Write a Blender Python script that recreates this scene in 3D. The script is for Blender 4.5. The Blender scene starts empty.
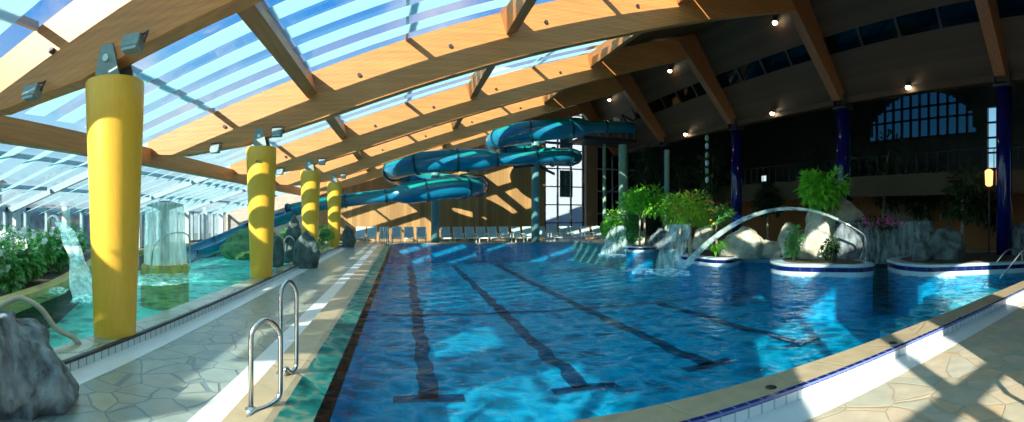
import bpy, bmesh, math, random
from mathutils import Vector, Matrix, noise
PI = math.pi
R = math.radians
C = bpy.context.scene.collection
PANO = True
# ---------------------------------------------------------------- camera model (swing-lens panorama)
FPX, CX, HY, EYE = 488.0, 403.0, 216.7, 1.6
def az(px): return (px - CX) / FPX
def at(px, py, rho):
    a = az(px)
    return Vector((rho*math.sin(a), rho*math.cos(a), EYE + rho*(HY-py)/FPX))
def ground(px, py, z=0.0):
    return at(px, py, FPX*(EYE-z)/(py-HY))
# ---------------------------------------------------------------- mesh builder
class MB:
    def __init__(s): s.v, s.f, s.m = [], [], []
    def add(s, vs, fs, mi=0):
        n = len(s.v); s.v += [Vector(p) for p in vs]
        s.f += [tuple(i+n for i in f) for f in fs]; s.m += [mi]*len(fs)
    def box(s, x0, x1, y0, y1, z0, z1, mi=0):
        vs = [(x, y, z) for z in (z0, z1) for y in (y0, y1) for x in (x0, x1)]
        s.add(vs, [(0,2,3,1),(4,5,7,6),(0,1,5,4),(2,6,7,3),(0,4,6,2),(1,3,7,5)], mi); return s
    def obox(s, c, size, M, mi=0):
        c = Vector(c); hx, hy, hz = [q/2 for q in size]
        vs = [c + M @ Vector((x, y, z)) for z in (-hz, hz) for y in (-hy, hy) for x in (-hx, hx)]
        s.add(vs, [(0,2,3,1),(4,5,7,6),(0,1,5,4),(2,6,7,3),(0,4,6,2),(1,3,7,5)], mi); return s
    def bar(s, a, b, w, h, mi=0, up=(0,0,1)):
        a, b = Vector(a), Vector(b); d = (b-a); L = d.length; d.normalize()
        u = Vector(up); x = d.cross(u)
        if x.length < 1e-4: x = d.cross(Vector((1,0,0)))
        x.normalize(); z = x.cross(d)
        M = Matrix((x, d, z)).transposed()
        return s.obox((a+b)/2, (w, L, h), M, mi)
    def tube(s, pts, r, n=10, mi=0, caps=True, closed=False):
        pts = [Vector(p) for p in pts]; k = len(pts)
        rs = r if isinstance(r, (list, tuple)) else [r]*k
        T = []
        for i in range(k):
            if closed: t = pts[(i+1) % k]-pts[i-1]
            else: t = pts[min(i+1, k-1)]-pts[max(i-1, 0)]
            T.append(t.normalized())
        u = T[0].cross(Vector((0,0,1)))
        if u.length < 1e-3: u = T[0].cross(Vector((0,1,0)))
        u.normalize(); vs = []
        for i in range(k):
            if i:
                u = u - T[i]*u.dot(T[i]); u.normalize()
            w = T[i].cross(u)
            for j in range(n):
                a = 2*PI*j/n
                vs.append(pts[i] + (u*math.cos(a)+w*math.sin(a))*rs[i])
        fs = []
        for i in range(k if closed else k-1):
            for j in range(n):
                a, b = i*n+j, i*n+(j+1) % n
                c, d = ((i+1) % k)*n+(j+1) % n, ((i+1) % k)*n+j
                fs.append((a, b, c, d))
        if caps and not closed:
            fs.append(tuple(range(n))[::-1]); fs.append(tuple((k-1)*n+j for j in range(n)))
        s.add(vs, fs, mi); return s
    def lathe(s, prof, c=(0,0,0), n=32, mi=0, cap=True):
        vs = []; fs = []
        for (r, z) in prof:
            for j in range(n):
                a = 2*PI*j/n; vs.append((c[0]+r*math.cos(a), c[1]+r*math.sin(a), c[2]+z))
        for i in range(len(prof)-1):
            for j in range(n):
                fs.append((i*n+j, i*n+(j+1) % n, (i+1)*n+(j+1) % n, (i+1)*n+j))
        if cap:
            fs.append(tuple(range(n))[::-1]); fs.append(tuple((len(prof)-1)*n+j for j in range(n)))
        s.add(vs, fs, mi); return s
    def prism(s, poly, z0, z1, mi=0):
        n = len(poly)
        area = sum(poly[i][0]*poly[(i+1) % n][1]-poly[(i+1) % n][0]*poly[i][1] for i in range(n))
        if area < 0: poly = poly[::-1]
        vs = [(p[0], p[1], z0) for p in poly]+[(p[0], p[1], z1) for p in poly]
        fs = [tuple(range(n))[::-1], tuple(range(n, 2*n))]+[(i, (i+1) % n, n+(i+1) % n, n+i) for i in range(n)]
        s.add(vs, fs, mi); return s
    def slab_xz(s, poly, y0, y1, mi=0):
        n = len(poly)
        vs = [(p[0], y0, p[1]) for p in poly]+[(p[0], y1, p[1]) for p in poly]
        fs = [tuple(range(n)), tuple(range(n, 2*n))[::-1]]+[(i, n+i, n+(i+1) % n, (i+1) % n) for i in range(n)]
        s.add(vs, fs, mi); return s
    def build(s, name, mats, parent=None, origin=None, smooth=False, bevel=0, recalc=True):
        off = Vector(origin) if origin is not None else Vector((0,0,0))
        if parent is not None: off = Vector(parent['_o']) if '_o' in parent else Vector((0,0,0))
        me = bpy.data.meshes.new(name)
        me.from_pydata([v-off for v in s.v], [], s.f)
        if not isinstance(mats, (list, tuple)): mats = [mats]
        for m in mats: me.materials.append(m)
        me.polygons.foreach_set('material_index', s.m)
        if recalc:
            bm = bmesh.new(); bm.from_mesh(me); bmesh.ops.recalc_face_normals(bm, faces=bm.faces); bm.to_mesh(me); bm.free()
        if smooth: me.polygons.foreach_set('use_smooth', [True]*len(me.polygons))
        me.update()
        o = bpy.data.objects.new(name, me); C.objects.link(o)
        if parent is not None: o.parent = parent
        elif origin is not None: o.location = off
        o['_o'] = tuple(off)
        if bevel:
            b = o.modifiers.new('bevel', 'BEVEL'); b.width = bevel; b.segments = 2; b.limit_method = 'ANGLE'
        return o
def tag(o, label, cat, group=None, kind=None):
    o['label'] = label; o['category'] = cat
    if group: o['group'] = group
    if kind: o['kind'] = kind
    return o
def thing(name, label, cat, loc=(0,0,0), group=None, kind=None):
    o = bpy.data.objects.new(name, None); C.objects.link(o); o.location = loc; o['_o'] = tuple(loc)
    o.empty_display_size = .2
    return tag(o, label, cat, group, kind)
def struct(name, mb, mat, parent=None, label=None, **k):
    o = mb.build(name, mat, parent, **k)
    if parent is None: o['kind'] = 'structure'
    if label: o['label'] = label
    return o
def copy_tree(o, loc, label, group=None):
    c = o.copy(); C.objects.link(c); c.location = loc; c['label'] = label
    if group: c['group'] = group
    for ch in list(o.children):
        d = ch.copy(); C.objects.link(d); d.parent = c
        for g in list(ch.children):
            e = g.copy(); C.objects.link(e); e.parent = d
    return c
ORD = ['first','second','third','fourth','fifth','sixth','seventh','eighth','ninth','tenth','eleventh','twelfth','thirteenth','fourteenth']
# ---------------------------------------------------------------- materials
def newmat(name):
    m = bpy.data.materials.new(name); m.use_nodes = True
    nt = m.node_tree; nt.nodes.clear()
    out = nt.nodes.new('ShaderNodeOutputMaterial')
    return m, nt, out
def N(nt, t, **k):
    n = nt.nodes.new(t)
    for a, b in k.items():
        if a.startswith('i_'): n.inputs[a[2:].replace('_', ' ')].default_value = b
        else: setattr(n, a, b)
    return n
def pos(nt, scale=(1,1,1), rot=(0,0,0)):
    g = N(nt, 'ShaderNodeNewGeometry'); mp = N(nt, 'ShaderNodeMapping')
    mp.inputs['Scale'].default_value = scale; mp.inputs['Rotation'].default_value = rot
    nt.links.new(g.outputs['Position'], mp.inputs['Vector']); return mp.outputs['Vector']
def rgba(c): return (c[0], c[1], c[2], 1)
def ramp(nt, fac, stops):
    r = N(nt, 'ShaderNodeValToRGB'); e = r.color_ramp.elements
    while len(e) > len(stops): e.remove(e[-1])
    while len(e) < len(stops): e.new(.5)
    for el, (p, c) in zip(e, stops): el.position = p; el.color = rgba(c)
    nt.links.new(fac, r.inputs['Fac']); return r.outputs['Color']
def simple(name, col, rough=.5, metal=0, var=.12, scale=6, bump=0, spec=.5, coat=0, stretch=(1,1,1), trans=0):
    """noise-mottled principled surface"""
    m, nt, out = newmat(name); L = nt.links
    b = N(nt, 'ShaderNodeBsdfPrincipled'); L.new(b.outputs[0], out.inputs[0])
    b.inputs['Roughness'].default_value = rough; b.inputs['Metallic'].default_value = metal
    b.inputs['Specular IOR Level'].default_value = spec; b.inputs['Coat Weight'].default_value = coat
    n = N(nt, 'ShaderNodeTexNoise'); n.inputs['Scale'].default_value = scale; n.inputs['Detail'].default_value = 5
    L.new(pos(nt, stretch), n.inputs['Vector'])
    lo = [c*(1-var) for c in col]; hi = [min(1, c*(1+var)) for c in col]
    L.new(ramp(nt, n.outputs['Fac'], [(.3, lo), (.7, hi)]), b.inputs['Base Color'])
    if bump:
        bp = N(nt, 'ShaderNodeBump'); bp.inputs['Strength'].default_value = bump; bp.inputs['Distance'].default_value = .12 if bump > .7 else .05
        L.new(n.outputs['Fac'], bp.inputs['Height']); L.new(bp.outputs[0], b.inputs['Normal'])
    if trans:
        t = N(nt, 'ShaderNodeBsdfTranslucent'); t.inputs['Color'].default_value = rgba([min(1, c*1.3) for c in col])
        mx = N(nt, 'ShaderNodeMixShader'); mx.inputs[0].default_value = trans
        L.new(b.outputs[0], mx.inputs[1]); L.new(t.outputs[0], mx.inputs[2]); L.new(mx.outputs[0], out.inputs[0])
    return m
def emit(name, col, s):
    m, nt, out = newmat(name); e = N(nt, 'ShaderNodeEmission'); e.inputs[0].default_value = rgba(col); e.inputs[1].default_value = s
    nt.links.new(e.outputs[0], out.inputs[0]); return m
def glass(name, tint, refl=.06, rough=.02, haze=0):
    m, nt, out = newmat(name); L = nt.links
    t = N(nt, 'ShaderNodeBsdfTransparent'); t.inputs[0].default_value = rgba(tint)
    g = N(nt, 'ShaderNodeBsdfGlossy'); g.inputs['Roughness'].default_value = rough
    lw = N(nt, 'ShaderNodeLayerWeight'); lw.inputs['Blend'].default_value = .5
    pw = N(nt, 'ShaderNodeMath', operation='POWER'); pw.inputs[1].default_value = 4; L.new(lw.outputs['Facing'], pw.inputs[0])
    fr = N(nt, 'ShaderNodeMath', operation='MULTIPLY_ADD'); fr.inputs[1].default_value = .5; fr.inputs[2].default_value = refl; L.new(pw.outputs[0], fr.inputs[0])
    mx = N(nt, 'ShaderNodeMixShader'); L.new(fr.outputs[0], mx.inputs[0]); L.new(t.outputs[0], mx.inputs[1]); L.new(g.outputs[0], mx.inputs[2])
    if haze:
        d = N(nt, 'ShaderNodeBsdfTranslucent'); d.inputs[0].default_value = rgba((.9,.97,1))
        m2 = N(nt, 'ShaderNodeMixShader'); m2.inputs[0].default_value = haze
        L.new(mx.outputs[0], m2.inputs[1]); L.new(d.outputs[0], m2.inputs[2]); L.new(m2.outputs[0], out.inputs[0])
    else: L.new(mx.outputs[0], out.inputs[0])
    return m
def wood(name, col, along=(1,0,0), var=.22, lam=True, rough=.45, lamscale=22):
    m, nt, out = newmat(name); L = nt.links
    b = N(nt, 'ShaderNodeBsdfPrincipled'); L.new(b.outputs[0], out.inputs[0]); b.inputs['Roughness'].default_value = rough
    sc = [.35 if a else 7 for a in along]
    n = N(nt, 'ShaderNodeTexNoise'); n.inputs['Scale'].default_value = 2.2; n.inputs['Detail'].default_value = 8
    L.new(pos(nt, sc), n.inputs['Vector'])
    c = ramp(nt, n.outputs['Fac'], [(.25, [q*(1-var) for q in col]), (.75, [min(1, q*(1+var)) for q in col])])
    if lam:
        w = N(nt, 'ShaderNodeTexWave'); w.wave_type = 'BANDS'; w.bands_direction = 'Z'; w.inputs['Scale'].default_value = lamscale/6.28
        w.inputs['Distortion'].default_value = .3
        L.new(pos(nt, (1,1,1), (0, R(17.7) if along[0] else 0, 0)), w.inputs['Vector'])
        lr = ramp(nt, w.outputs['Fac'], [(0, (.72,.68,.62)), (.12, (1,1,1)), (1, (1,1,1))])
        mx = N(nt, 'ShaderNodeMix', data_type='RGBA', blend_type='MULTIPLY'); mx.inputs[0].default_value = .6
        L.new(c, mx.inputs[6]); L.new(lr, mx.inputs[7]); c = mx.outputs[2]
    L.new(c, b.inputs['Base Color']); return m
def boards(name, col, axis, width, rough=.55, var=.25, gap=.5):
    """boarding: grooves every `width` along axis"""
    m, nt, out = newmat(name); L = nt.links
    b = N(nt, 'ShaderNodeBsdfPrincipled'); L.new(b.outputs[0], out.inputs[0]); b.inputs['Roughness'].default_value = rough
    g = N(nt, 'ShaderNodeNewGeometry'); sx = N(nt, 'ShaderNodeSeparateXYZ'); L.new(g.outputs['Position'], sx.inputs[0])
    dv = N(nt, 'ShaderNodeMath', operation='DIVIDE'); dv.inputs[1].default_value = width; L.new(sx.outputs[axis], dv.inputs[0])
    fl = N(nt, 'ShaderNodeMath', operation='FLOOR'); L.new(dv.outputs[0], fl.inputs[0])
    fr = N(nt, 'ShaderNodeMath', operation='FRACT'); L.new(dv.outputs[0], fr.inputs[0])
    wn = N(nt, 'ShaderNodeTexWhiteNoise', noise_dimensions='1D'); L.new(fl.outputs[0], wn.inputs['W'])
    c = ramp(nt, wn.outputs['Value'], [(0, [q*(1-var) for q in col]), (1, [min(1, q*(1+var)) for q in col])])
    lr = ramp(nt, fr.outputs[0], [(0, (gap,)*3), (.07, (1,1,1)), (1, (1,1,1))])
    mx = N(nt, 'ShaderNodeMix', data_type='RGBA', blend_type='MULTIPLY'); mx.inputs[0].default_value = 1
    L.new(c, mx.inputs[6]); L.new(lr, mx.inputs[7]); L.new(mx.outputs[2], b.inputs['Base Color']); return m
def tiles(name, col, grout, w, h, axes=('X','Z'), rough=.25, var=.08, mortar=.012, offset=0.0):
    m, nt, out = newmat(name); L = nt.links
    b = N(nt, 'ShaderNodeBsdfPrincipled'); L.new(b.outputs[0], out.inputs[0]); b.inputs['Roughness'].default_value = rough
    g = N(nt, 'ShaderNodeNewGeometry'); sx = N(nt, 'ShaderNodeSeparateXYZ'); L.new(g.outputs['Position'], sx.inputs[0])
    cb = N(nt, 'ShaderNodeCombineXYZ'); L.new(sx.outputs[axes[0]], cb.inputs[0]); L.new(sx.outputs[axes[1]], cb.inputs[1])
    t = N(nt, 'ShaderNodeTexBrick'); t.offset = offset; t.inputs['Scale'].default_value = 1
    t.inputs['Brick Width'].default_value = w; t.inputs['Row Height'].default_value = h; t.inputs['Mortar Size'].default_value = mortar
    t.inputs['Color1'].default_value = rgba([q*(1-var) for q in col]); t.inputs['Color2'].default_value = rgba([min(1,q*(1+var)) for q in col]); t.inputs['Mortar'].default_value = rgba(grout)
    L.new(cb.outputs[0], t.inputs['Vector']); L.new(t.outputs['Color'], b.inputs['Base Color']); return m
def crazy(name, cols, joint, scale, rough=.35, jw=.045):
    m, nt, out = newmat(name); L = nt.links
    b = N(nt, 'ShaderNodeBsdfPrincipled'); L.new(b.outputs[0], out.inputs[0]); b.inputs['Roughness'].default_value = rough
    p = pos(nt, (1,1,0))
    ns = N(nt, 'ShaderNodeTexNoise'); ns.inputs['Scale'].default_value = 1.3; L.new(p, ns.inputs['Vector'])
    ad = N(nt, 'ShaderNodeVectorMath', operation='MULTIPLY_ADD'); ad.inputs[1].default_value = (.25,.25,0); L.new(ns.outputs['Color'], ad.inputs[0]); L.new(p, ad.inputs[2])
    v = N(nt, 'ShaderNodeTexVoronoi', feature='DISTANCE_TO_EDGE'); v.inputs['Scale'].default_value = scale; L.new(ad.outputs[0], v.inputs['Vector'])
    v2 = N(nt, 'ShaderNodeTexVoronoi', feature='F1'); v2.inputs['Scale'].default_value = scale; L.new(ad.outputs[0], v2.inputs['Vector'])
    bw = N(nt, 'ShaderNodeSeparateColor'); L.new(v2.outputs['Color'], bw.inputs[0])
    k = len(cols); c = ramp(nt, bw.outputs[0], [(i/(k-1) if k > 1 else 0, q) for i, q in enumerate(cols)])
    n2 = N(nt, 'ShaderNodeTexNoise'); n2.inputs['Scale'].default_value = 5; n2.inputs['Detail'].default_value = 7; L.new(p, n2.inputs['Vector'])
    s = ramp(nt, n2.outputs['Fac'], [(.3, (.72,.72,.72)), (.7, (1.0,1.0,1.0))])
    mx = N(nt, 'ShaderNodeMix', data_type='RGBA', blend_type='MULTIPLY'); mx.inputs[0].default_value = .8; L.new(c, mx.inputs[6]); L.new(s, mx.inputs[7])
    j = ramp(nt, v.outputs['Distance'], [(jw*.5, (0,0,0)), (jw, (1,1,1))])
    m2 = N(nt, 'ShaderNodeMix', data_type='RGBA'); L.new(j, m2.inputs[0]); m2.inputs[6].default_value = rgba(joint); L.new(mx.outputs[2], m2.inputs[7])
    L.new(m2.outputs[2], b.inputs['Base Color'])
    bp = N(nt, 'ShaderNodeBump'); bp.inputs['Strength'].default_value = .35; bp.inputs['Distance'].default_value = .02; L.new(j, bp.inputs['Height']); L.new(bp.outputs[0], b.inputs['Normal'])
    return m
def water(name, tint, sc, strength, dist=.05):
    m, nt, out = newmat(name); L = nt.links
    p = pos(nt, (1,1,1))
    n1 = N(nt, 'ShaderNodeTexNoise'); n1.inputs['Scale'].default_value = sc; n1.inputs['Detail'].default_value = 3; n1.inputs['Distortion'].default_value = .6; L.new(p, n1.inputs['Vector'])
    n2 = N(nt, 'ShaderNodeTexNoise'); n2.inputs['Scale'].default_value = sc*.22; n2.inputs['Detail'].default_value = 2; L.new(p, n2.inputs['Vector'])
    ad = N(nt, 'ShaderNodeMath', operation='MULTIPLY_ADD'); ad.inputs[1].default_value = 2.0; L.new(n2.outputs['Fac'], ad.inputs[0]); L.new(n1.outputs['Fac'], ad.inputs[2])
    bp = N(nt, 'ShaderNodeBump'); bp.inputs['Strength'].default_value = strength; bp.inputs['Distance'].default_value = dist; L.new(ad.outputs[0], bp.inputs['Height'])
    fr = N(nt, 'ShaderNodeFresnel'); fr.inputs['IOR'].default_value = 1.33; L.new(bp.outputs[0], fr.inputs['Normal'])
    t = N(nt, 'ShaderNodeBsdfTransparent'); t.inputs[0].default_value = rgba(tint)
    g = N(nt, 'ShaderNodeBsdfGlossy'); g.inputs['Roughness'].default_value = .03; L.new(bp.outputs[0], g.inputs['Normal'])
    k = N(nt, 'ShaderNodeMath', operation='MULTIPLY'); k.inputs[1].default_value = .33; L.new(fr.outputs[0], k.inputs[0])
    mx = N(nt, 'ShaderNodeMixShader'); L.new(k.outputs[0], mx.inputs[0]); L.new(t.outputs[0], mx.inputs[1]); L.new(g.outputs[0], mx.inputs[2])
    # caustic light net painted into the transmission colour
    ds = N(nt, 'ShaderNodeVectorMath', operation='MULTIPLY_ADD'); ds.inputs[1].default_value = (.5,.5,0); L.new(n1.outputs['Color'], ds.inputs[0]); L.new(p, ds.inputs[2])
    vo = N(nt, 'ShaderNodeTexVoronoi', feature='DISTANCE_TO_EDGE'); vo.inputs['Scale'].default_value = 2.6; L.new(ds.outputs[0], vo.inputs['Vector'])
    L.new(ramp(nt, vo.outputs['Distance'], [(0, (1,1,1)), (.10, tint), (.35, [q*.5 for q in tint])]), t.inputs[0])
    L.new(mx.outputs[0], out.inputs[0]); return m
def spray(name, col, dens, sx=(9,9,.8), sharp=(.35,.65)):
    """falling water: streaks of white over transparency"""
    m, nt, out = newmat(name); L = nt.links
    n = N(nt, 'ShaderNodeTexNoise'); n.inputs['Scale'].default_value = 1.6; n.inputs['Detail'].default_value = 5; L.new(pos(nt, sx), n.inputs['Vector'])
    f = ramp(nt, n.outputs['Fac'], [(sharp[0], (0,0,0)), (sharp[1], (dens,)*3)])
    t = N(nt, 'ShaderNodeBsdfTransparent'); t.inputs[0].default_value = (.93,.98,.98,1)
    d = N(nt, 'ShaderNodeBsdfDiffuse'); d.inputs[0].default_value = rgba(col)
    tl = N(nt, 'ShaderNodeBsdfTranslucent'); tl.inputs[0].default_value = rgba(col)
    a = N(nt, 'ShaderNodeAddShader'); L.new(d.outputs[0], a.inputs[0]); L.new(tl.outputs[0], a.inputs[1])
    mx = N(nt, 'ShaderNodeMixShader'); L.new(f, mx.inputs[0]); L.new(t.outputs[0], mx.inputs[1]); L.new(a.outputs[0], mx.inputs[2]); L.new(mx.outputs[0], out.inputs[0]); return m

M = {}
M['glulam'] = wood('glulam_timber', (.60,.255,.075), (1,0,0))
M['glulam_y'] = wood('glulam_timber_lengthwise', (.52,.22,.07), (0,1,0), lam=False)
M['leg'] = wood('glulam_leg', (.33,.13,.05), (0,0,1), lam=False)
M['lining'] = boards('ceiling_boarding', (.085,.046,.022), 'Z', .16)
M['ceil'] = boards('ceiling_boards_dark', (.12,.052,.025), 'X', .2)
M['panel'] = boards('wall_panelling', (.40,.235,.085), 'X', .3, gap=.55)
M['steel'] = simple('brushed_steel', (.62,.63,.62), .22, 1, .05, 20)
M['galv'] = simple('galvanised_steel', (.22,.30,.31), .5, .4, .15, 12)
M['dark'] = simple('dark_metal', (.03,.035,.04), .5, 0, .2)
M['mull'] = simple('grey_blue_frame', (.30,.42,.47), .4, 0, .1)
M['white_frame'] = simple('white_frame', (.75,.8,.8), .4)
M['yellow'] = simple('yellow_column_paint', (.93,.52,.05), .38, 0, .07, 14, stretch=(6,6,.25))
M['blue'] = simple('deep_blue_paint', (.003,.006,.11), .12, 0, .1, coat=.6)
M['coping'] = crazy('coping_stone', [(.52,.43,.27), (.57,.48,.32), (.48,.40,.26)], (.46,.38,.25), .7, .35, .012)
M['kerbstone'] = crazy('kerb_stone', [(.42,.47,.30), (.5,.5,.33), (.34,.4,.29)], (.2,.25,.2), 1.1, .2, .02)
M['paving'] = crazy('crazy_paving', [(.33,.41,.37), (.44,.48,.38), (.28,.39,.38), (.41,.43,.34)], (.17,.24,.27), 2.6, .3, .035)
M['paving2'] = crazy('stone_flags', [(.58,.54,.40), (.68,.60,.46), (.50,.53,.43), (.72,.54,.34), (.62,.60,.50)], (.46,.40,.29), 2.1, .4, .022)
M['gutter'] = simple('white_gutter_tile', (.78,.83,.84), .3, 0, .03)
M['tile_x'] = tiles('white_step_tiles', (.76,.82,.83), (.45,.56,.60), .15, .4, ('X','Z'))
M['tile_y'] = tiles('white_kerb_tiles', (.62,.72,.72), (.2,.34,.36), .15, .4, ('Y','Z'))
M['bluetile'] = tiles('dark_blue_tile', (.012,.035,.24), (.15,.2,.4), .15, .3, ('X','Z'), .15)
M['navy'] = tiles('navy_band_tile', (.006,.015,.11), (.03,.05,.16), .18, .3, ('X','Z'), .15)
M['rim'] = simple('pale_blue_rim_tile', (.50,.66,.72), .25, 0, .06)
M['poolfloor'] = tiles('blue_mosaic', (.003,.50,.74), (.01,.56,.78), .3, .3, ('X','Y'), .4, .10, .012)
M['poolwall'] = simple('pool_wall_tile', (.01,.42,.70), .3)
M['lane'] = simple('lane_tile', (.004,.06,.16), .4)
M['turq'] = simple('turquoise_pool_floor', (.16,.95,.80), .5, 0, .1, 3)
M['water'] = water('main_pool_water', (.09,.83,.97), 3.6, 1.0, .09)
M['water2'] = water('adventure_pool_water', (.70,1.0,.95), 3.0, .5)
M['roofglass'] = glass('roof_glazing', (.94,.98,1.0))
M['sideglass'] = glass('facade_glazing', (.9,.96,.97))
M['darkglass'] = glass('tinted_glazing', (.05,.085,.085))
M['slotglass'] = glass('smoked_skylight', (.012,.02,.02), .02)
M['dimglass'] = glass('dim_glazing', (.13,.24,.30))
M['shade'] = simple('sunshade_fabric', (.58,.82,.83), .5, 0, .05, 3, trans=.68)
M['rock'] = simple('grey_rock', (.15,.20,.225), .8, 0, .75, 5.5, bump=1.0, stretch=(1.3,1.3,.55))
M['rock_pale'] = simple('pale_rock', (.50,.51,.40), .85, 0, .4, 3.0, bump=.8)
M['rock_dark'] = simple('blue_grey_rock', (.09,.14,.14), .85, 0, .55, 4.0, bump=1.0)
M['soil'] = simple('soil', (.06,.05,.03), .9, 0, .3, 12, bump=.5)
M['leaf'] = simple('bright_leaf', (.20,.60,.05), .45, 0, .4, 2.5, trans=.35)
M['leaf_y'] = simple('yellow_green_leaf', (.38,.60,.05), .45, 0, .4, 2.5, trans=.35)
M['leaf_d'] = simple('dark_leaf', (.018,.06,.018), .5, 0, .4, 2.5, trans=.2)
M['leaf_m'] = simple('mid_leaf', (.13,.42,.11), .45, 0, .4, 2.5, trans=.3)
M['petal'] = simple('white_petal', (.85,.86,.82), .5)
M['pink'] = simple('pink_petal', (.55,.12,.30), .5)
M['bark'] = simple('bark', (.40,.36,.26), .8, 0, .3, 10, bump=.4)
M['slide_b'] = simple('blue_slide_plastic', (.008,.21,.38), .25, 0, .1, 2, coat=.5)
M['slide_g'] = simple('lit_top_slide_plastic', (.012,.38,.34), .25, 0, .12, 2, coat=.4, trans=.3)
M['flange'] = simple('dark_teal_flange', (.006,.06,.09), .35)
M['slidecol'] = simple('pale_teal_column', (.13,.33,.36), .4, 0, .05)
M['lounge'] = simple('pale_blue_lounge_fabric', (.42,.62,.66), .6, 0, .08)
M['lounge_f'] = simple('white_lounge_frame', (.72,.78,.74), .4)
M['ochre'] = simple('ochre_wall', (.36,.15,.045), .7, 0, .15, 1.5)
M['olive'] = simple('parapet_plaster', (.07,.055,.03), .7, 0, .15)
M['darkwall'] = simple('dark_teal_wall', (.05,.075,.07), .6, 0, .3, 1.2)
M['greenpost'] = simple('pale_green_post', (.22,.42,.32), .5)
M['brownpost'] = simple('brown_timber_post', (.28,.17,.09), .6)
M['stonewall'] = tiles('grey_stone_wall', (.42,.37,.31), (.33,.3,.27), .6, .25, ('X','Z'), .8, .12, .015, .5)
M['whitewall'] = simple('white_render', (.50,.54,.62), .8, 0, .04)
M['outdoor'] = simple('outdoor_ground', (.30,.30,.22), .9, 0, .2, .6)
M['hedge'] = simple('outdoor_hedge', (.36,.34,.28), .9, 0, .5, 1.5, bump=.5)
M['brickbank'] = simple('outdoor_house_wall', (.42,.33,.28), .9, 0, .2, 1)
M['orange_edge'] = simple('tan_planter_edge', (.62,.45,.16), .5, 0, .15)
M['fountain'] = simple('mossy_yellow_stone', (.52,.44,.12), .6, 0, .35, 5, bump=.3)
M['spray'] = spray('falling_water', (.9,.98,.96), .6, (6,6,.7), (.2,.8))
M['spray_thin'] = spray('thin_falling_water', (.75,.92,.9), .40, (5,5,1.2), sharp=(.3,.8))
M['jet'] = spray('water_jet', (.75,.9,.9), .5, (3,3,3), (.25,.75))
M['foam'] = spray('foam', (.85,.95,.95), .6, (5,5,5), (.35,.75))
M['bulb'] = emit('lamp_glow', (1,.86,.55), 25)
M['amber'] = emit('amber_glow', (1,.45,.15), 2.5)
M['screen'] = emit('lit_screen', (.75,.95,1), 1.0)
M['beige_pipe'] = simple('beige_pipe', (.50,.45,.33), .4)
# ================================================================ SETTING
ZW = -.03          # water level
ZD = -.12          # deck level
XL = -1.39; YN = 3.19; YF = 29.4
def roofz(x): return 6.15 + .32*x
BY = [-1.35, 5.55, 12.45, 19.35, 26.25, 33.15]
RIDGE = (13.0, roofz(13.0)); EAVE = (15.75, 6.35)
# --- outdoor ground
b = MB(); b.box(-60, 60, -40, 90, -1.9, -1.7)
struct('ground_outside', b, M['outdoor'])
# --- floor: paving around the pools (four slabs, one mesh)
b = MB()
b.box(-3.07, -1.75, 2.79, YF+.4, -.5, ZD)                      # walkway between the pools
b.box(-9, 34, -2.6, 2.79, -.5, ZD, 1)                          # near deck
b.box(15.0, 34, 2.79, 3.3, -.5, ZD, 1)
b.box(-15, 34, YF+.4, 34.6, -.5, ZD)                           # far deck
struct('floor', b, [M['paving'], M['paving2']])
# plaza behind the islands
shore = [(10.6, YF+.4), (11.2, 25), (11.9, 21.4), (12.0, 18), (12.2, 15), (12.4, 12.2), (13.4, 10.6), (14.2, 9.9), (14.8, 8.8), (14.4, 7.6), (14.3, 3.2), (27, 3.2), (27, YF+.4)]
b = MB(); b.prism(shore, -1.2, .06)
struct('floor_plaza', b, M['paving'])
# --- copings, steps, gutters
b = MB(); b.slab_xz([(XL, -.5), (XL, 0), (-1.08, -.01), (-.75, -.12), (-.75, -.5)], YN, YF+.4)
struct('trim_1', b, M['coping'])
b = MB()
vs = [(XL, YN), (14.3, YN)]
b.add([(XL,3.19,0),(14.3,3.19,0),(14.3,3.60,0),(XL+.3,3.60,0),(XL,3.19,-1.2),(14.3,3.19,-1.2),(14.3,3.60,-1.2),(XL+.3,3.60,-1.2)],
      [(0,1,2,3),(7,6,5,4),(0,4,5,1),(1,5,6,2),(2,6,7,3),(3,7,4,0)])
struct('trim_2', b, M['coping'])
b = MB(); b.box(XL, 14.3, 3.135, 3.19, -.02, .012); struct('trim_3', b, M['bluetile'])
b = MB(); b.box(XL, 14.3, 3.15, 3.19, ZD, -.02); struct('trim_4', b, M['tile_x'])
b = MB(); b.box(XL-.36, 15.0, 2.79, 3.15, -.5, ZD+.004); struct('trim_5', b, M['gutter'])
b = MB(); b.box(-1.75, XL, 3.15, YF+.4, -.5, ZD+.004); struct('trim_6', b, M['gutter'])
b = MB(); b.box(-3.45, -3.07, 2.79, YF+.4, -.5, ZD+.004); struct('trim_7', b, M['gutter'])
b = MB(); b.box(-3.455, -3.41, 2.79, YF+.4, ZD, -.02); struct('trim_8', b, M['tile_y'])
b = MB(); b.box(-3.9, -3.455, 2.79, YF+.4, -1.0, .0); struct('trim_9', b, M['kerbstone'])
b = MB(); b.box(-3.47, -3.405, 2.79, YF+.4, -.02, .012); struct('trim_10', b, M['dark'])
b = MB(); b.box(-.62, 10.8, YF, YF+.42, -1.2, .0); struct('trim_11', b, M['coping'])
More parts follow.
